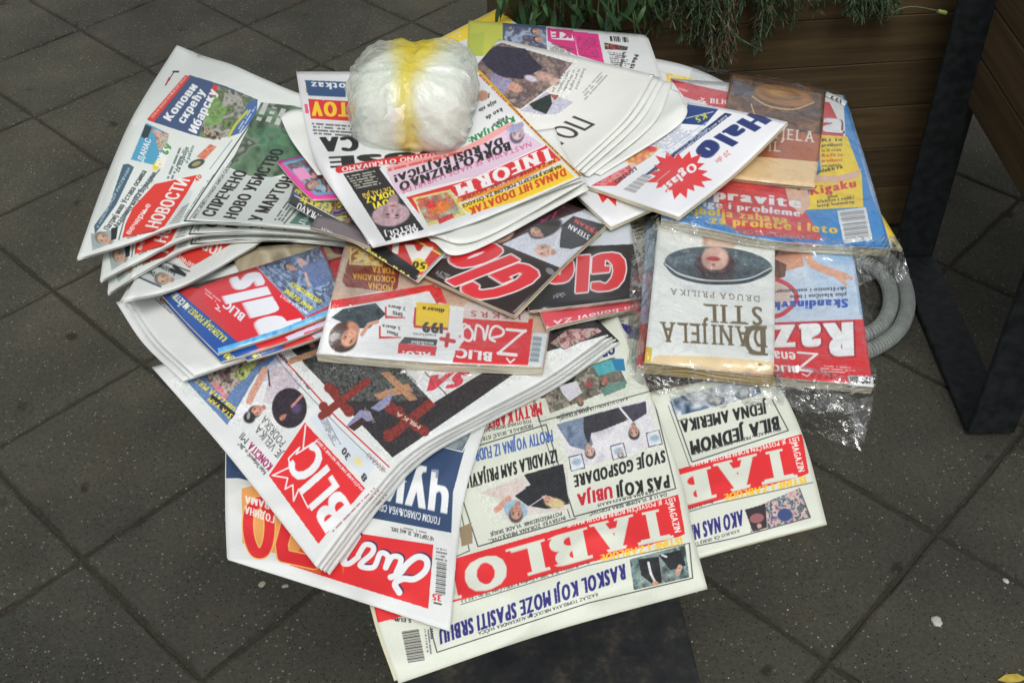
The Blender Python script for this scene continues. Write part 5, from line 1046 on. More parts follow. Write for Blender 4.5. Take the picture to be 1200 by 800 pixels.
pg.poly([(900, 285), (925, 292), (940, 296), (942, 312), (918, 318), (905, 312)], (222, 160, 130)); pg.poly([(900, 285), (915, 290), (910, 300), (900, 302)], (206, 50, 50)); pg.poly([(900, 300), (922, 310), (920, 324), (900, 330)], (100, 66, 54)); pg.path([(944, 296), (952, 310), (972, 318), (990, 324)], 9, (226, 166, 136)); pg.path([(980, 318), (998, 326)], 3.5, (226, 166, 136)); pg.path([(978, 322), (992, 334)], 3, (226, 166, 136))
pg.curve([(905, 325), (925, 335), (934, 350), (920, 366), (905, 372)], 5, (206, 50, 60)); pg.poly([(905, 328), (926, 340), (928, 352), (905, 366)], (214, 190, 180))
pg.T('ukrštenice i osmosmerke', (992, 336), (900, 340), 4.5, (60, 60, 74), 3, (0, 1)); pg.T('plus klasične i bele', (992, 343), (926, 346), 4.5, (60, 60, 74), 3, (0, 1)); pg.T('Skandinavke', (994, 350), (896, 354), 10, (46, 76, 176), 6, (0, 1))
for ch, a, b in (('R', (1000, 377), (964, 379)), ('a', (962, 379), (936, 380)), ('z', (932, 380), (904, 381)), ('b', (900, 381), (880, 382))): pg.T(ch, (a[0] + 2, a[1] - 1), (b[0] - 2, b[1] - 1), 42, (150, 20, 30), 9, (.03, 1)); pg.T(ch, a, b, 40, (244, 245, 246), 7, (.03, 1))
wt = (246, 244, 242); pg.path([(958, 415), (935, 413)], 2.5, wt); pg.path([(957, 415), (935, 433)], 3, wt); pg.path([(935, 433), (952, 435)], 3, wt); pg.path([(940, 438), (946, 441), (950, 437)], 1.5, wt)
pg.T('ena', (932, 413), (906, 411), 13, wt, 3, (.1, 1)); pg.T('BLIC', (935, 429), (904, 427), 8, wt, 6, (.1, 1)); pg.small((962, 427), (1005, 430), (962, 436), 3, (246, 214, 214))
pg.grain([(895, 255), (1000, 262), (1012, 370), (900, 372)], .2)
mr, mR, PR, lR = printed('magazine', 'lower puzzle magazine with white letters on red, 199 price sticker, in clear film', 'magazine', GR, pg, gloss=.6, block=.009, front='cover', group='film wrapped puzzle magazines')
price_sticker(mr, lR, [[(993, 440), (1023, 441)], [(996, 451), (1024, 453)]], ('199 din', (1020, 441.5), (996, 441)))

GD = [[(771, 257), (840, 266), (908, 280)], [(763, 340), (836, 348), (908, 356)], [(752, 414), (830, 436), (908, 441)]]
GD = [[(771, 258), (840, 265), (908, 276)], [(764, 338), (837, 345), (908, 354)], [(755, 424), (832, 433), (907, 441)]]
pg = Page(GD, (234, 237, 233))
pg.poly([(770, 416), (840, 418), (908, 424), (908, 445), (750, 430)], (236, 208, 160)); pg.poly([(750, 426), (908, 440), (908, 446), (750, 432)], (214, 70, 60)); pg.poly([(752, 405), (764, 408), (762, 428), (750, 426)], (214, 180, 60))
pg.poly([(822, 262), (872, 270), (867, 282), (858, 292), (862, 300), (826, 296), (824, 280)], (224, 190, 172)); pg.ell(858, 276, 14, 12, 0, (240, 212, 196), .9, .8); pg.ell(826, 284, 5, 16, 0, (176, 136, 118), .9, .7)
pg.ell(842, 310, 64, 21, 4, (62, 80, 88), .03); pg.photo([(780, 302), (812, 297), (826, 300), (822, 322), (795, 318)], [(60, 78, 88), (130, 156, 164), (84, 104, 114), (180, 200, 204)], 5, 4, .55); pg.photo([(858, 298), (890, 303), (904, 313), (880, 324), (856, 324)], [(46, 58, 64), (96, 118, 126), (60, 76, 84)], 5, 8, .6)
pg.ell(812, 316, 30, 9, 14, (30, 40, 46), .9, .8); pg.ell(866, 320, 34, 8, -6, (30, 40, 46), .9, .8)
pg.ell(838, 308, 27, 17, 0, (58, 32, 34), .25); pg.ell(838, 303, 18, 16, 0, (214, 168, 150), .22); pg.ell(846, 300, 8, 11, 10, (236, 200, 184), .9, .7); pg.ell(828, 306, 6, 10, 0, (170, 118, 104), .9, .7)
pg.ell(836, 303, 8.5, 3.2, 3, (186, 40, 58), .25); pg.path([(828, 303), (844, 304)], .9, (120, 24, 36)); pg.ell(836, 310, 3, 2.4, 0, (150, 98, 84), .7, .9); pg.path([(834, 312), (833, 320)], 1.2, (240, 206, 190)); pg.ell(838, 323, 26, 8, 2, (40, 26, 30), .5); pg.ell(826, 317, 5, 2, 10, (60, 34, 34), .7); pg.ell(846, 318, 5, 2, -6, (60, 34, 34), .7)
pg.curve([(779, 309), (792, 322), (818, 330), (846, 332), (878, 329), (903, 317)], 3.4, (44, 54, 60)); pg.curve([(779, 309), (795, 320), (820, 327), (846, 329), (878, 326), (904, 314)], 1.4, (226, 232, 234)); pg.photo([(800, 333), (872, 336), (866, 345), (800, 342)], [(204, 214, 220), (226, 232, 232)], 6, 3, .6)
pg.T('DRUGA PRILIKA', (891, 347), (785, 338), 7, (110, 100, 84), 0, (0, 1), serif=True, gap=.10)
gold = (104, 88, 56)
pg.T('STIL', (893, 360), (824, 356), 22, gold, 2, (.03, 1), serif=True, gap=.04); pg.T('DANIJELA', (899, 384), (773, 377), 24, gold, 2, (.03, 1), serif=True, gap=.04); pg.T('D', (899, 382), (872, 381), 36, gold, 2, (.03, 1), serif=True)
pg.grain([(782, 262), (904, 270), (904, 330), (782, 326)], .18)
printed('paperback_book', 'white paperback with an upside down face in a dark hat, lying on the puzzle magazine', 'book', GD, pg, gloss=.6, block=.012, front='cover', mid=M_bookb)

# yellow card sticking out at the right
G = [[(1000, 250), (1034, 252)], [(1010, 285), (1058, 292)]]
pg = Page(G, (214, 206, 150)); pg.poly([(1034, 252), (1052, 275), (1040, 280), (1030, 262)], (240, 200, 40)); pg.T('9', (1050, 284), (1045, 283), 6, (60, 60, 60), 4, (0, 1))
printed('magazine', 'yellow magazine corner sticking out at the right under the upper puzzle magazine', 'magazine', G, pg, gloss=.4, block=.003, front='cover')

GK = [[(786, 92), (888, 100), (990, 112)], [(780, 178), (900, 190), (1018, 200)], [(775, 256), (905, 282), (1044, 291)]]
pg = Page(GK, (36, 130, 206))
pg.photo([(990, 108), (1005, 110), (1045, 285), (1022, 230), (1005, 170)], [(170, 190, 214), (120, 160, 206), (190, 206, 226)], 14, 4); pg.poly([(786, 92), (860, 97), (988, 108), (992, 178), (860, 170), (780, 160)], (238, 238, 238))
pg.poly([(786, 93), (830, 103), (875, 112), (972, 120), (987, 150), (990, 170), (965, 168), (870, 150), (812, 128)], (214, 40, 48)); pg.poly([(790, 110), (830, 122), (800, 150), (785, 150)], (236, 238, 242))
pg.T('BLIC', (832, 121), (856, 123), 6, wt, 4); pg.T('Žena', (815, 127), (852, 135), 11, wt, 2); pg.small((792, 100), (812, 107), (791, 104), 1, (246, 200, 200))
pg.T('zbrig', (850, 150), (962, 154), 24, (244, 244, 246), 7); pg.T('a', (965, 155), (990, 157), 24, (90, 20, 30), 9, (.08, -1)); pg.T('a', (964, 154), (988, 156), 24, (244, 244, 246), 7, (.08, -1))
pg.poly([(960, 158), (993, 160), (1010, 205), (1012, 243), (945, 246), (950, 220), (962, 200)], (246, 210, 30)); pg.poly([(950, 205), (985, 206), (1010, 198), (1006, 208), (985, 214), (952, 214)], (226, 180, 150))
for k, (s, y, c) in enumerate((('Ri iz', 166, (70, 60, 20)), ('prošlosti', 172, (50, 44, 20)), ('na 20 strana', 178, (110, 100, 40)), ('Reči iz', 184, (206, 60, 30)), ('prošlosti', 190, (206, 60, 30)), ('nove zagonetke', 196, (90, 80, 30)))): pg.T(s, (963, y), (988 - k % 3, y - 1), 3.6, c, 4)
pg.T('Sudoku ra', (955, 204), (988, 197), 4.5, (50, 44, 20), 4); pg.T('Kigaku', (950, 229), (1004, 219), 10, (214, 40, 36), 5); pg.T('plus', (970, 232), (982, 231), 3.4, (60, 50, 20), 3); pg.T('klasični i veliki', (958, 238), (1001, 233), 3.6, (60, 50, 20), 3); pg.T('letnji horoskop', (958, 243), (1002, 238), 3.6, (60, 50, 20), 3)
pg.poly([(775, 205), (850, 200), (925, 212), (945, 250), (965, 282), (870, 275), (850, 262), (835, 240)], (214, 54, 62)); pg.poly([(918, 212), (945, 216), (950, 240), (940, 252), (925, 240)], (224, 180, 156)); pg.ell(935, 226, 12, 10, 0, (226, 184, 160), .3); pg.ell(940, 217, 10, 5, 10, (150, 175, 200), .3); pg.ell(936, 222, 2.2, 1.2, 0, (80, 60, 60)); pg.path([(905, 285), (960, 288)], 5, (236, 110, 150))
pg.poly([(815, 225), (835, 228), (850, 262), (800, 252)], (90, 160, 214), .8)
pg.T('Popravite', (800, 229), (939, 244), 12, (240, 240, 243), 6, (0, -1)); pg.T('brige i probleme', (806, 240), (938, 254), 8, (236, 236, 240), 5, (0, -1)); pg.T('Najbolja zabava', (790, 248), (923, 262), 9, (240, 190, 60), 5, (0, -1)); pg.T('za proleće i leto', (832, 262), (982, 274), 10, (242, 196, 50), 5, (0, -1))
pg.poly([(981, 247), (1015, 243), (1023, 281), (989, 286)], (226, 228, 230)); [pg.path([(985 + k * .42, 249.5 + k * 2.0), (1012 + k * .42, 246.5 + k * 2.0)], (.8, 1.4, .6)[k % 3], (110, 112, 116)) for k in range(16) if k != 6]
pg.grain([(775, 180), (990, 180), (990, 290), (775, 270)], .15, 6)
mk, mK, PK, lK = printed('magazine', 'upper puzzle magazine, blue and red with yellow side boxes and barcode, in clear film', 'magazine', GK, pg, gloss=.6, block=.010, front='cover', group='film wrapped puzzle magazines')
price_sticker(mk, lK, [[(969, 107), (993, 119)], [(967, 112), (990, 124)]], ('199', (986, 117), (973, 111)))

GJ = [[(856, 86), (912, 95), (968, 106)], [(848, 150), (905, 160), (962, 166)], [(838, 206), (895, 213), (955, 219)]]
pg = Page(GJ, (176, 92, 50)); pg.poly([(856, 86), (968, 106), (963, 155), (850, 140)], (70, 40, 22)); pg.photo([(856, 86), (968, 106), (963, 158), (850, 142)], [(40, 26, 20), (110, 62, 28), (70, 40, 24), (150, 92, 36), (56, 44, 50)], 12, 4); pg.ell(918, 113, 42, 15, 10, (60, 34, 18), .3); pg.ell(918, 112, 39, 13, 10, (168, 104, 34), .2); pg.ell(914, 110, 29, 8, 10, (110, 66, 26), .3); pg.ell(912, 109, 26, 7, 10, (196, 138, 58), .7); pg.curve([(880, 112), (900, 124), (930, 128), (954, 120)], 1.6, (226, 180, 96)); pg.ell(880, 132, 16, 4, 8, (120, 70, 30), .8); pg.ell(940, 142, 18, 5, 8, (96, 52, 24), .8); pg.path([(880, 122), (884, 134)], 1.4, (226, 190, 120)); pg.photo([(858, 92), (885, 100), (880, 115), (860, 112)], [(50, 46, 66), (30, 26, 40), (90, 80, 100)], 6, 6, .9)
pg.poly([(850, 160), (963, 160), (959, 190), (846, 178)], (178, 92, 52)); pg.T('DANIJELA', (866, 158), (955, 167), 13, (236, 230, 222), 1, (.05, -1), serif=True); pg.T('STIL', (878, 176), (915, 178), 12, (236, 230, 222), 1, (.05, -1), serif=True)
pg.poly([(845, 180), (960, 190), (955, 222), (836, 210)], (240, 204, 150))
printed('paperback_book', 'brown paperback cover with golden plate photo, lying on the upper puzzle magazine', 'book', GJ, pg, gloss=.6, block=.004, front='cover', mid=M_bookb)

film(mr, lR, [[(738, 262), (800, 262), (900, 272), (1006, 288)], [(738, 340), (800, 345), (900, 352), (1020, 360)], [(738, 425), (800, 432), (905, 442), (1026, 452)], [(760, 452), (815, 470), (912, 476), (1018, 500)]], .0010, .0008, seed=3, drop=[[0] * 4, [0] * 4, [0] * 4, [-.002, -.002, -.02, -.03]])
film(mr, lR, [[(903, 436), (940, 440), (980, 444), (1024, 450)], [(912, 455), (945, 462), (985, 464), (1023, 468)], [(930, 474), (955, 479), (985, 476), (1018, 488)], [(934, 478), (960, 482), (992, 484), (1009, 507)]], .005, .0, cell=4, seed=8, drop=[[.001] * 4, [-.008, -.004, -.008, -.008], [-.012, -.01, -.01, -.02], [-.013, -.011, -.015, -.03]], mat=M_flap, fold=.007)
film(mr, lR, [[(742, 426), (800, 436), (860, 440), (915, 444)], [(738, 440), (800, 452), (860, 458), (920, 462)], [(752, 452), (805, 474), (860, 478), (918, 476)]], .004, .0006, cell=4, seed=12, drop=[[.0005] * 4, [-.003] * 4, [-.006] * 4], mat=M_flap, fold=.004)
film(mr, lR, [[(744, 258), (772, 258)], [(738, 340), (764, 340)], [(734, 428), (752, 430)]], .004, .001, cell=4, seed=14, mat=M_flap, fold=.003, drop=[[-.006, .002]] * 3)
film(mk, lK, [[(775, 252), (840, 266), (905, 279), (1000, 286)], [(780, 272), (842, 284), (910, 293), (1005, 298)]], .003, .0012, cell=4, seed=15, drop=[[.001] * 4, [-.002] * 4], mat=M_flap, fold=.002)
film(mk, lK, [[(812, 78), (880, 88), (992, 108)], [(780, 180), (900, 192), (1022, 200)], [(765, 258), (905, 284), (1048, 294)], [(770, 272), (905, 296), (1052, 306)]], .0010, .0008, seed=5)
film(mk, lK, [[(1000, 284), (1022, 288), (1052, 284)], [(1000, 298), (1028, 304), (1062, 300)], [(1004, 326), (1040, 318), (1073, 315)]], .006, .0, cell=4, seed=9, drop=[[0, 0, 0], [-.01, -.008, -.012], [-.02, -.018, -.022]], mat=M_flap, fold=.006)
# ---- classified ads papers
hb = (28, 44, 108)
G = [[(640, 190), (680, 172), (722, 152)], [(678, 230), (720, 212), (760, 195)], [(716, 266), (756, 248), (795, 230)]]
pg = Page(G, (236, 238, 240)); pg.poly([(692, 222), (700, 226), (706, 238), (712, 232), (722, 242), (722, 228), (730, 222), (700, 210)], RED)
printed('newspaper', 'lower classified ads newspaper, only its corner showing under the upper one', 'newspaper', G, pg, edge=M_cream, block=.004, inner=[(0, 2)], mid=M_cream)
GH = [[(672, 212), (742, 166), (806, 120)], [(733, 233), (800, 180), (865, 130)], [(796, 254), (862, 202), (923, 143)]]
pg = Page(GH, (238, 240, 243)); uh = (.50, .86)
pg.poly([(799, 145), (806, 122), (842, 128), (826, 147)], (30, 56, 116)); pg.path([(802, 139), (836, 131)], 1, (200, 206, 220)); pg.T('K5', (826, 132), (814, 138), 7, (190, 200, 60), 4, uh)
for ch, a, b in (('H', (894, 146), (858, 139)),): pass
pg.T('Hal', (883, 130), (836, 161), 25, hb, 8, (.75, .38), gap=.09) ; pg.T('o', (829, 161), (812, 179), 30, hb, 9, (.75, .38))
pg.poly([(754, 206), (850, 132), (858, 134), (764, 204)], (30, 48, 92)); pg.T('kuća auto motori nekretnine • 011/381-1-361', (851, 135), (763, 203), 3, (230, 234, 240), 3, (.5, .86))
st = [(824 + 3, 191)]; cxs, cys = 796, 204
star = []
for k in range(34):
    a = 2 * math.pi * k / 34 - .5; r = (34, 24)[k % 2] * (1 + .12 * math.sin(5 * a)); star.append((cxs + r * math.cos(a) * 1.08, cys + r * math.sin(a) * .82))
pg.poly(star, (228, 40, 44)); pg.T('Oglasi', (812, 190), (776, 218), 10, (244, 244, 246), 6, (.62, .70)); pg.T('20 din', (853, 176), (838, 188), 6, (214, 70, 80), 0, (.6, .8)); pg.path([(768, 214), (785, 200)], .8, (240, 200, 200))
pg.poly([(692, 218), (738, 193), (744, 197), (722, 218)], (220, 60, 60)); pg.small((698, 216), (736, 194), (708, 218), 4, (240, 226, 226), 3, 2.2); pg.T('GRLUST', (722, 216), (748, 198), 5, (40, 40, 50), 3)
for k in range(15): pg.path([(731 + k * 1.6, 222 - k * 1.25), (744 + k * 1.4, 226 - k * 1.35)], (.7, 1.2, .6)[k % 3], (120, 122, 124))
pg.photo([(732, 186), (745, 172), (775, 172), (765, 182), (740, 198)], [(190, 190, 200), (226, 110, 100), (230, 210, 110), (206, 200, 210)], 6, 4); pg.ell(764, 175, 7, 4, 0, (226, 70, 80), .4); pg.small((762, 170), (800, 146), (782, 176), 8, (150, 160, 190), 3, 3.); pg.small((775, 178), (830, 140), (784, 184), 3, (190, 200, 220), 3, 3.)
hr, mH, PH_, lH = printed('newspaper', 'white classified ads newspaper with blue title and red starburst, lying across the right side', 'newspaper', GH, pg, gloss=.15, edge=M_cream, block=.004, mid=M_cream, inner=[(1, 3)], lift=[[0, 0, .004], [0, .001, .006], [.002, .002, .010]])

# ---- quality daily, top
G = [[(690, 75), (740, 88), (782, 100)], [(700, 120), (750, 135), (803, 146)], [(660, 170), (720, 180), (776, 150)]]
GQ = [[(585, 46), (675, 66), (767, 88)], [(540, 98), (640, 120), (734, 139)], [(505, 140), (590, 168), (672, 198)]]
offs = [[[(640, 60), (720, 80), (797, 108)], [(620, 110), (710, 130), (799, 143)], [(560, 150), (640, 185), (704, 205)]],
        [[(620, 60), (700, 76), (788, 97)], [(590, 110), (690, 128), (764, 147)], [(540, 150), (620, 180), (690, 207)]],
        [[(610, 56), (700, 73), (779, 95)], [(570, 106), (670, 126), (748, 145)], [(530, 150), (610, 178), (684, 203)]],
        [[(604, 52), (690, 70), (774, 91)], [(560, 104), (660, 124), (741, 141)], [(520, 150), (600, 176), (677, 201)]]]
pg = Page(GQ, (232, 232, 226))
pg.photo([(560, 62), (588, 50), (671, 74), (650, 98), (610, 128), (560, 110)], [(110, 92, 88), (150, 128, 118), (90, 72, 72), (176, 160, 156)], 9, 4); pg.poly([(561, 66), (582, 54), (615, 57), (636, 80), (612, 93), (586, 90), (570, 78)], (38, 34, 52)); pg.ell(602, 102, 13, 6, 20, (206, 150, 130), .3); pg.ell(638, 90, 14, 7, 15, (190, 150, 136), .4); pg.ell(622, 92, 10, 4, 20, (214, 206, 226), .4); pg.ell(650, 96, 8, 6, 0, (206, 176, 160), .4); pg.poly([(575, 85), (600, 94), (590, 112), (575, 100)], (150, 140, 170))
pg.poly([(610, 130), (640, 108), (672, 120), (655, 133), (636, 135)], (190, 190, 206)); pg.poly([(620, 122), (645, 110), (647, 122), (640, 134), (625, 128)], (34, 44, 40)); pg.poly([(644, 110), (655, 112), (650, 118)], (160, 80, 60))
# title letters of the quality daily
ink = (52, 50, 46)
pg.T('ПОЛИТИКА', (673, 136), (545, 214), 26, ink, 2, (.93, .37), gap=.12)
for k in range(5): pg.T(('Svetski rekord', 'na prvi pogled', 'u Briselu', 'Ljudi i događaji', 'Da li je')[k], (684 - k * 6, 80 + k * 1), (674 - k * 7, 104 + k), 3.2, (110, 110, 108), 2, (1, .3))
pg.small((714, 88), (684, 121), (704, 84), 3, (150, 150, 148), 4)
pg.grain([(555, 50), (680, 70), (660, 135), (560, 140)], .4)
r0, _, _, l0 = printed('newspaper', 'cream broadsheet newspaper with tall thin black title letters at the top of the pile', 'newspaper', GQ, pg, edge=M_news, inner=offs, T=.0006)

# ---- tabloid in front of it, with loose inner pages
GI = [[(347, 84), (455, 84), (562, 82)], [(356, 137), (470, 128), (596, 118)], [(371, 191), (485, 176), (622, 147)], [(402, 240), (510, 221), (652, 177)], [(437, 290), (545, 264), (682, 206)]]
inn = [[[(328, 136), (350, 128), (420, 130)], [(342, 165), (372, 160), (440, 160)], [(372, 205), (420, 200), (480, 190)]],
       [[(440, 190), (540, 172), (650, 160)], [(470, 240), (560, 225), (670, 190)], [(498, 278), (546, 296), (600, 268), (694, 216)][:3] and [(505, 282), (548, 296), (690, 222)]],
       [[(440, 180), (540, 165), (650, 150)], [(470, 230), (560, 215), (665, 185)], [(505, 276), (560, 281), (688, 212)]],
       [[(360, 100), (455, 95), (555, 92)], [(380, 190), (490, 175), (625, 150)], [(432, 286), (540, 262), (684, 210)]]]
pg = Page(GI, (228, 230, 230))
pg.poly([(357, 94), (405, 96), (405, 114), (361, 112)], (40, 76, 124)); pg.T('elio otkaz', (436, 99), (364, 96), 8, (236, 238, 240), 4, (.05, 1)); pg.poly([(361, 116), (412, 119), (412, 142), (364, 139)], (216, 40, 46)); pg.T('DOTOV', (440, 121), (364, 119), 17, (248, 206, 40), 7, (.06, 1), gap=.06); pg.small((357, 94), (358, 112), (361, 94), 1); pg.poly([(356, 122), (360, 122), (362, 133), (358, 133)], (226, 90, 120))
pg.small((365, 143), (425, 147), (367, 158), 4, (60, 60, 60), 3, 1.9)
pg.T('CA', (419, 160), (374, 161), 17, (24, 24, 26), 8, (.14, 1), gap=.1); pg.T('SUŠE', (520, 176), (385, 184), 13, (24, 24, 26), 9, (.14, 1), gap=.1)
for k, s in enumerate(('Arkan', 'nije sin', 'kao da', 'Veljko')): pg.T(s, (574 + k * 7, 109 + k * 8.5), (553 + k * 8, 119 + k * 9), 5, (40, 42, 42), 4, (.30, .95))
pg.T('KRISTIJAN:', (602, 136), (548, 162), 7, (40, 130, 70), 6, (.3, .95)); pg.ell(566, 112, 8, 7, 0, (190, 140, 120), .3)
pg.path([(397, 199), (460, 188), (520, 181), (548, 176)], 8, (206, 42, 44)); pg.T('EKSKLUZIVNO OTKRIVAMO', (540, 174), (400, 196), 5.5, (240, 226, 226), 4, (.1, 1))
pg.poly([(452, 200), (545, 177), (600, 145), (622, 160), (640, 172), (560, 206), (466, 228)], (222, 196, 216)); pg.poly([(452, 196), (545, 172), (598, 143), (604, 146), (548, 180), (456, 201)], (234, 160, 160)); pg.small((454, 197), (540, 176), (455, 202), 1, (206, 60, 60), 3, 3)
pg.T('DA RUŠI PAJTIĆA!', (588, 161), (461, 206), 8.5, (30, 30, 32), 6, (.25, .97), gap=.07); pg.T('BORKO PRIZNAO', (597, 166), (467, 215), 10, (30, 30, 32), 6, (.25, .97), gap=.07); pg.T('NASTAVIJA SE HAOS U VRHU DS', (622, 166), (470, 222), 6, (196, 90, 130), 1, (.25, .97), gap=.06)
pg.face(607, 156, 10, 110, (206, 176, 180), (80, 70, 90)); pg.ell(604, 150, 12, 6, -20, (160, 160, 200), .4)
pg.poly([(476, 231), (560, 206), (640, 170), (658, 188), (640, 194), (560, 226), (540, 236), (530, 225), (487, 238), (492, 252)], (220, 42, 46)); pg.path([(478, 230), (560, 207), (638, 171)], 1.5, (244, 240, 240))
pg.path([(535, 236), (590, 219), (652, 188)], 5, (240, 150, 40)); pg.T('NEZAVISNE DNEVNE NOVINE', (650, 186), (540, 232), 4.4, (150, 30, 30), 4, (.3, .95))
pg.poly([(528, 225), (540, 240), (600, 222), (658, 192), (674, 208), (610, 235), (553, 250), (546, 248)], (250, 210, 40)); pg.T('NAJBOLJI RECEPTI, POKLONI ZA ČITAOCE', (657, 193), (541, 240), 4.2, (50, 40, 20), 4, (.3, .95)); pg.T('DANAS HIT DODATAK', (662, 197), (549, 244), 9, (214, 60, 30), 6, (.3, .95), gap=.06)
pg.poly([(483, 232), (528, 222), (546, 252), (502, 265)], (222, 206, 120)); pg.photo([(487, 234), (526, 225), (541, 250), (500, 261)], [(206, 196, 130), (150, 160, 150), (226, 90, 60), (110, 120, 120)], 6, 4); pg.ell(516, 243, 15, 8, -15, (226, 120, 50), .3); pg.ell(505, 240, 8, 6, 0, (206, 50, 50), .4); pg.poly([(513, 257), (530, 250), (532, 255), (515, 263)], (206, 50, 60))
for ch, a, b in (('I', (644, 173), (634, 177)), ('N', (630, 177), (610, 186)), ('F', (609, 186), (595, 192)), ('O', (595, 193), (575, 201)), ('R', (574, 202), (555, 209)), ('M', (554, 210), (531, 218))): pg.T(ch, a, b, 15 if ch != 'M' else 14, (244, 242, 240), 6, (.35, .94), serif=True)
pg.poly([(402, 204), (443, 196), (497, 269), (452, 283)], (32, 32, 34)); pg.small((405, 206), (440, 199), (418, 222), 6, (214, 210, 190), 3, 2.2); pg.T('DETALJNI', (457, 219), (424, 227), 5, (230, 190, 60), 3, (.35, .93)); pg.T('DOKAZ', (461, 223), (427, 232), 7, (246, 224, 50), 6, (.35, .93)); pg.T('NOVI', (463, 231), (436, 238), 8, (246, 224, 50), 7, (.35, .93))
pg.ell(458, 252, 24, 14, -8, (188, 156, 166), .12); pg.face(460, 250, 17, 95, (196, 160, 168), (150, 120, 130), True); pg.T('PISTOLJ', (486, 262), (450, 272), 6.5, (236, 236, 236), 5, (.35, .93)); pg.T('AFERA', (490, 267), (456, 277), 7.5, (236, 236, 236), 6, (.35, .93))
pg.path([(562, 80), (622, 144), (686, 208)], 9, (250, 196, 40)); pg.T('NAJNOVIJE VESTI IZ SRBIJE NAJNOVIJE VESTI IZ SRBIJE', (682, 206), (562, 86), 2.6, (170, 50, 30), 4, (-.7, .7))
pg.grain([(430, 235), (490, 235), (490, 268), (440, 270)], .35); pg.grain([(590, 140), (622, 140), (625, 172), (592, 172)], .3); pg.grain([(484, 232), (540, 222), (546, 252), (500, 262)], .4)
printed('newspaper', 'tabloid with red masthead and black side box, creased under the plastic bag', 'newspaper', GI, pg, inner=inn, T=.0006, lift=[[.0, .0, .0], [.0, 0, 0], [.006, .004, .001], [.002, .001, 0], [0.003, .001, .003]])

# ---- tied bundle: white plastic bags, the outer one thin and see-through, with a yellow stripe
def stripe(nt, lo, mid, hi, n):
    tc = N(nt, 'ShaderNodeTexCoord'); sp = N(nt, 'ShaderNodeSeparateXYZ'); nt.links.new(tc.outputs['Object'], sp.inputs[0])
    a = N(nt, 'ShaderNodeMath', operation='MULTIPLY_ADD'); a.inputs[1].default_value = .03; nt.links.new(n, a.inputs[0]); nt.links.new(sp.outputs[0], a.inputs[2])
    s = N(nt, 'ShaderNodeMath', operation='SUBTRACT'); nt.links.new(a.outputs[0], s.inputs[0]); s.inputs[1].default_value = .016
    ab = N(nt, 'ShaderNodeMath', operation='ABSOLUTE'); nt.links.new(s.outputs[0], ab.inputs[0])
    wv = N(nt, 'ShaderNodeMath', operation='MULTIPLY_ADD'); wv.inputs[1].default_value = -.22; nt.links.new(sp.outputs[1], wv.inputs[0]); nt.links.new(ab.outputs[0], wv.inputs[2])
    return ramp(nt, wv.outputs[0], [(.0, (lo,) * 3), (.012, (mid,) * 3), (.029, (hi,) * 3)]), tc
def bag_mat(name, outer):
    m, nt, b = newmat(name); n = N(nt, 'ShaderNodeTexNoise', i_Scale=24., i_Detail=3., i_Distortion=.8)
    f, tc = stripe(nt, *((1, .85, 0) if outer else (.8, .5, 0)), n.outputs[0]); nt.links.new(tc.outputs['Object'], n.inputs['Vector'])
    nb = N(nt, 'ShaderNodeTexNoise', i_Scale=30., i_Detail=3., i_Distortion=2.6, i_Roughness=.45); mp = N(nt, 'ShaderNodeMapping'); mp.inputs['Scale'].default_value = (.8, 1.1, .8); nt.links.new(tc.outputs['Object'], mp.inputs[0]); nt.links.new(mp.outputs[0], nb.inputs['Vector'])
    base = ramp(nt, n.outputs[0], [(.35, lin((228, 232, 226))), (.6, lin((248, 248, 246)))]) if not outer else ramp(nt, n.outputs[0], [(.35, lin((226, 232, 222))), (.6, lin((240, 243, 236)))])
    c = mixc(nt, base, lin((240, 224, 50)) + (1,), f); nt.links.new(c, b.inputs['Base Color'])
    b.inputs['Roughness'].default_value = .2; b.inputs['Specular IOR Level'].default_value = .8; b.inputs['Coat Weight'].default_value = .6; b.inputs['Coat Roughness'].default_value = .08
    b.inputs['Subsurface Weight'].default_value = 0 if outer else .6; b.inputs['Subsurface Radius'].default_value = (.02, .02, .015); b.inputs['Subsurface Scale'].default_value = .6
    bump(nt, nb.outputs[0], b, .42, .010)
    if outer:
        out = nt.nodes['Material Output']; tr = N(nt, 'ShaderNodeBsdfTransparent'); tr.inputs[0].default_value = (.93, .95, .92, 1); tl = N(nt, 'ShaderNodeBsdfTranslucent'); nt.links.new(c, tl.inputs[0])
        m1 = N(nt, 'ShaderNodeMixShader'); m1.inputs[0].default_value = .45; nt.links.new(b.outputs[0], m1.inputs[1]); nt.links.new(tl.outputs[0], m1.inputs[2])
        al = ramp(nt, nb.outputs[0], [(.35, (.26,) * 3), (.65, (.55,) * 3)]); a2 = N(nt, 'ShaderNodeMath', operation='MULTIPLY_ADD'); a2.inputs[1].default_value = .3; nt.links.new(f, a2.inputs[0]); nt.links.new(al, a2.inputs[2])
        m2 = N(nt, 'ShaderNodeMixShader'); nt.links.new(a2.outputs[0], m2.inputs[0]); nt.links.new(tr.outputs[0], m2.inputs[1]); nt.links.new(m1.outputs[0], m2.inputs[2]); nt.links.new(m2.outputs[0], out.inputs[0])
    return m
import bmesh
bm = bmesh.new(); bmesh.ops.create_icosphere(bm, subdivisions=6, radius=1)
A = np.array([v.co[:] for v in bm.verts]); bm.faces.ensure_lookup_table(); fsB = [tuple(v.index for v in f.verts) for f in bm.faces]; bm.free()
cB = at_z(484, 118, ZT + .06)
for _ in range(3): cB = at_z(484, 113, float(hf(cB[None, :])[0]) + .044)
zf = float(hf(cB[None, :])[0])
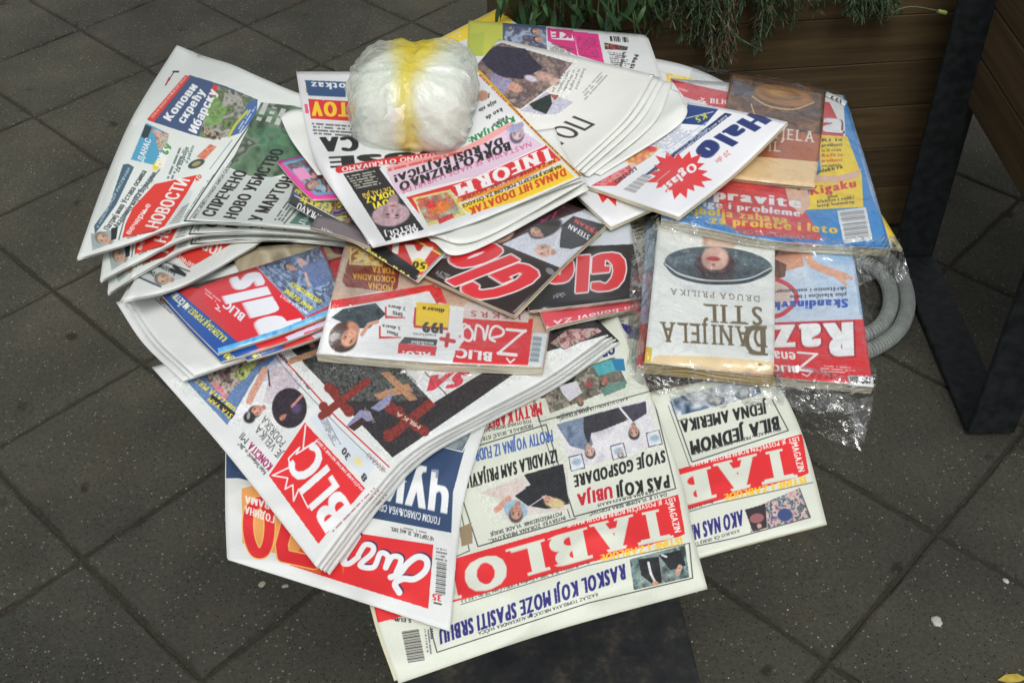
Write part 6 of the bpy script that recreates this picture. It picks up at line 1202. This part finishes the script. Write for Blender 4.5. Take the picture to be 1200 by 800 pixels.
def lumpy(ex, folds, k0, dims, floor, seed):
    sq = (np.abs(A[:, 0]) ** ex + np.abs(A[:, 1]) ** ex + np.abs(A[:, 2]) ** ex) ** (-1 / ex); D = A * sq[:, None]
    ang = np.arctan2(A[:, 0] * .8, A[:, 1] + .35 * A[:, 2]); q = 1 + .10 * (vn(A[:, 0] * 1.7 + 5, A[:, 1] * 1.7 + A[:, 2] + 5, seed) - .5)
    for fr, am, s_ in folds:
        wz = vn(A[:, 0] * fr * .35 + 3 + A[:, 2], A[:, 1] * fr * .35 + 7, s_) * 3
        q += am * (1 - np.abs(2 * vn(ang * fr + wz, A[:, 2] * fr * .35 + A[:, 1] * fr * .25 + 11, s_) - 1)) ** 1.6
    q *= 1 - .07 * np.exp(-((A[:, 0] - .0 + .1 * A[:, 1]) / .08) ** 2) * (A[:, 2] > -.5)
    V = D * q[:, None] * np.array(dims) * k0; V[:, 2] = np.maximum(V[:, 2], floor); return V
bag = empty('plastic_bag_bundle', (float(cB[0]), float(cB[1]), zf), 'tied translucent white plastic bag with a yellow stripe, lying on the newspapers', 'plastic bag')
bag.rotation_euler = (0, 0, R_(-5))
o = mesh('inner_bag', lumpy(3.0, ((1.6, .10, 3), (3.6, .07, 5), (8, .016, 7)), .95, (.0570, .0520, .0420), -.0385, 2), fsB, bag_mat('white_bag_plastic', False), bag, smooth=True); o.location = (.001, -.005, .041)
o = mesh('outer_bag', lumpy(3.4, ((2, .07, 13), (4.5, .06, 15), (10, .025, 17)), 1.0, (.0600, .0585, .0440), -.0415, 4), fsB, bag_mat('thin_see_through_bag', True), bag, smooth=True); o.location = (0, .002, .0435)
for s_, (x0, y0) in enumerate(((.004, .050), (.016, .056))):
    P = cr(np.array([(x0, y0 - .03, .075), (x0 - .01, y0 - .008, .078), (x0 - .012 + .03 * s_, y0 + .004, .066), (x0 - .006 + .04 * s_, y0 + .010, .058)]), 12)
    vs, fs = tube(P, .004, .0075, 9); o = mesh('knot_ear', [v * 1. for v in vs], fs, o.data.materials[0], bag, smooth=True)
print('pile top', HF.max(), 'zf', zf, cnt, nleaf)
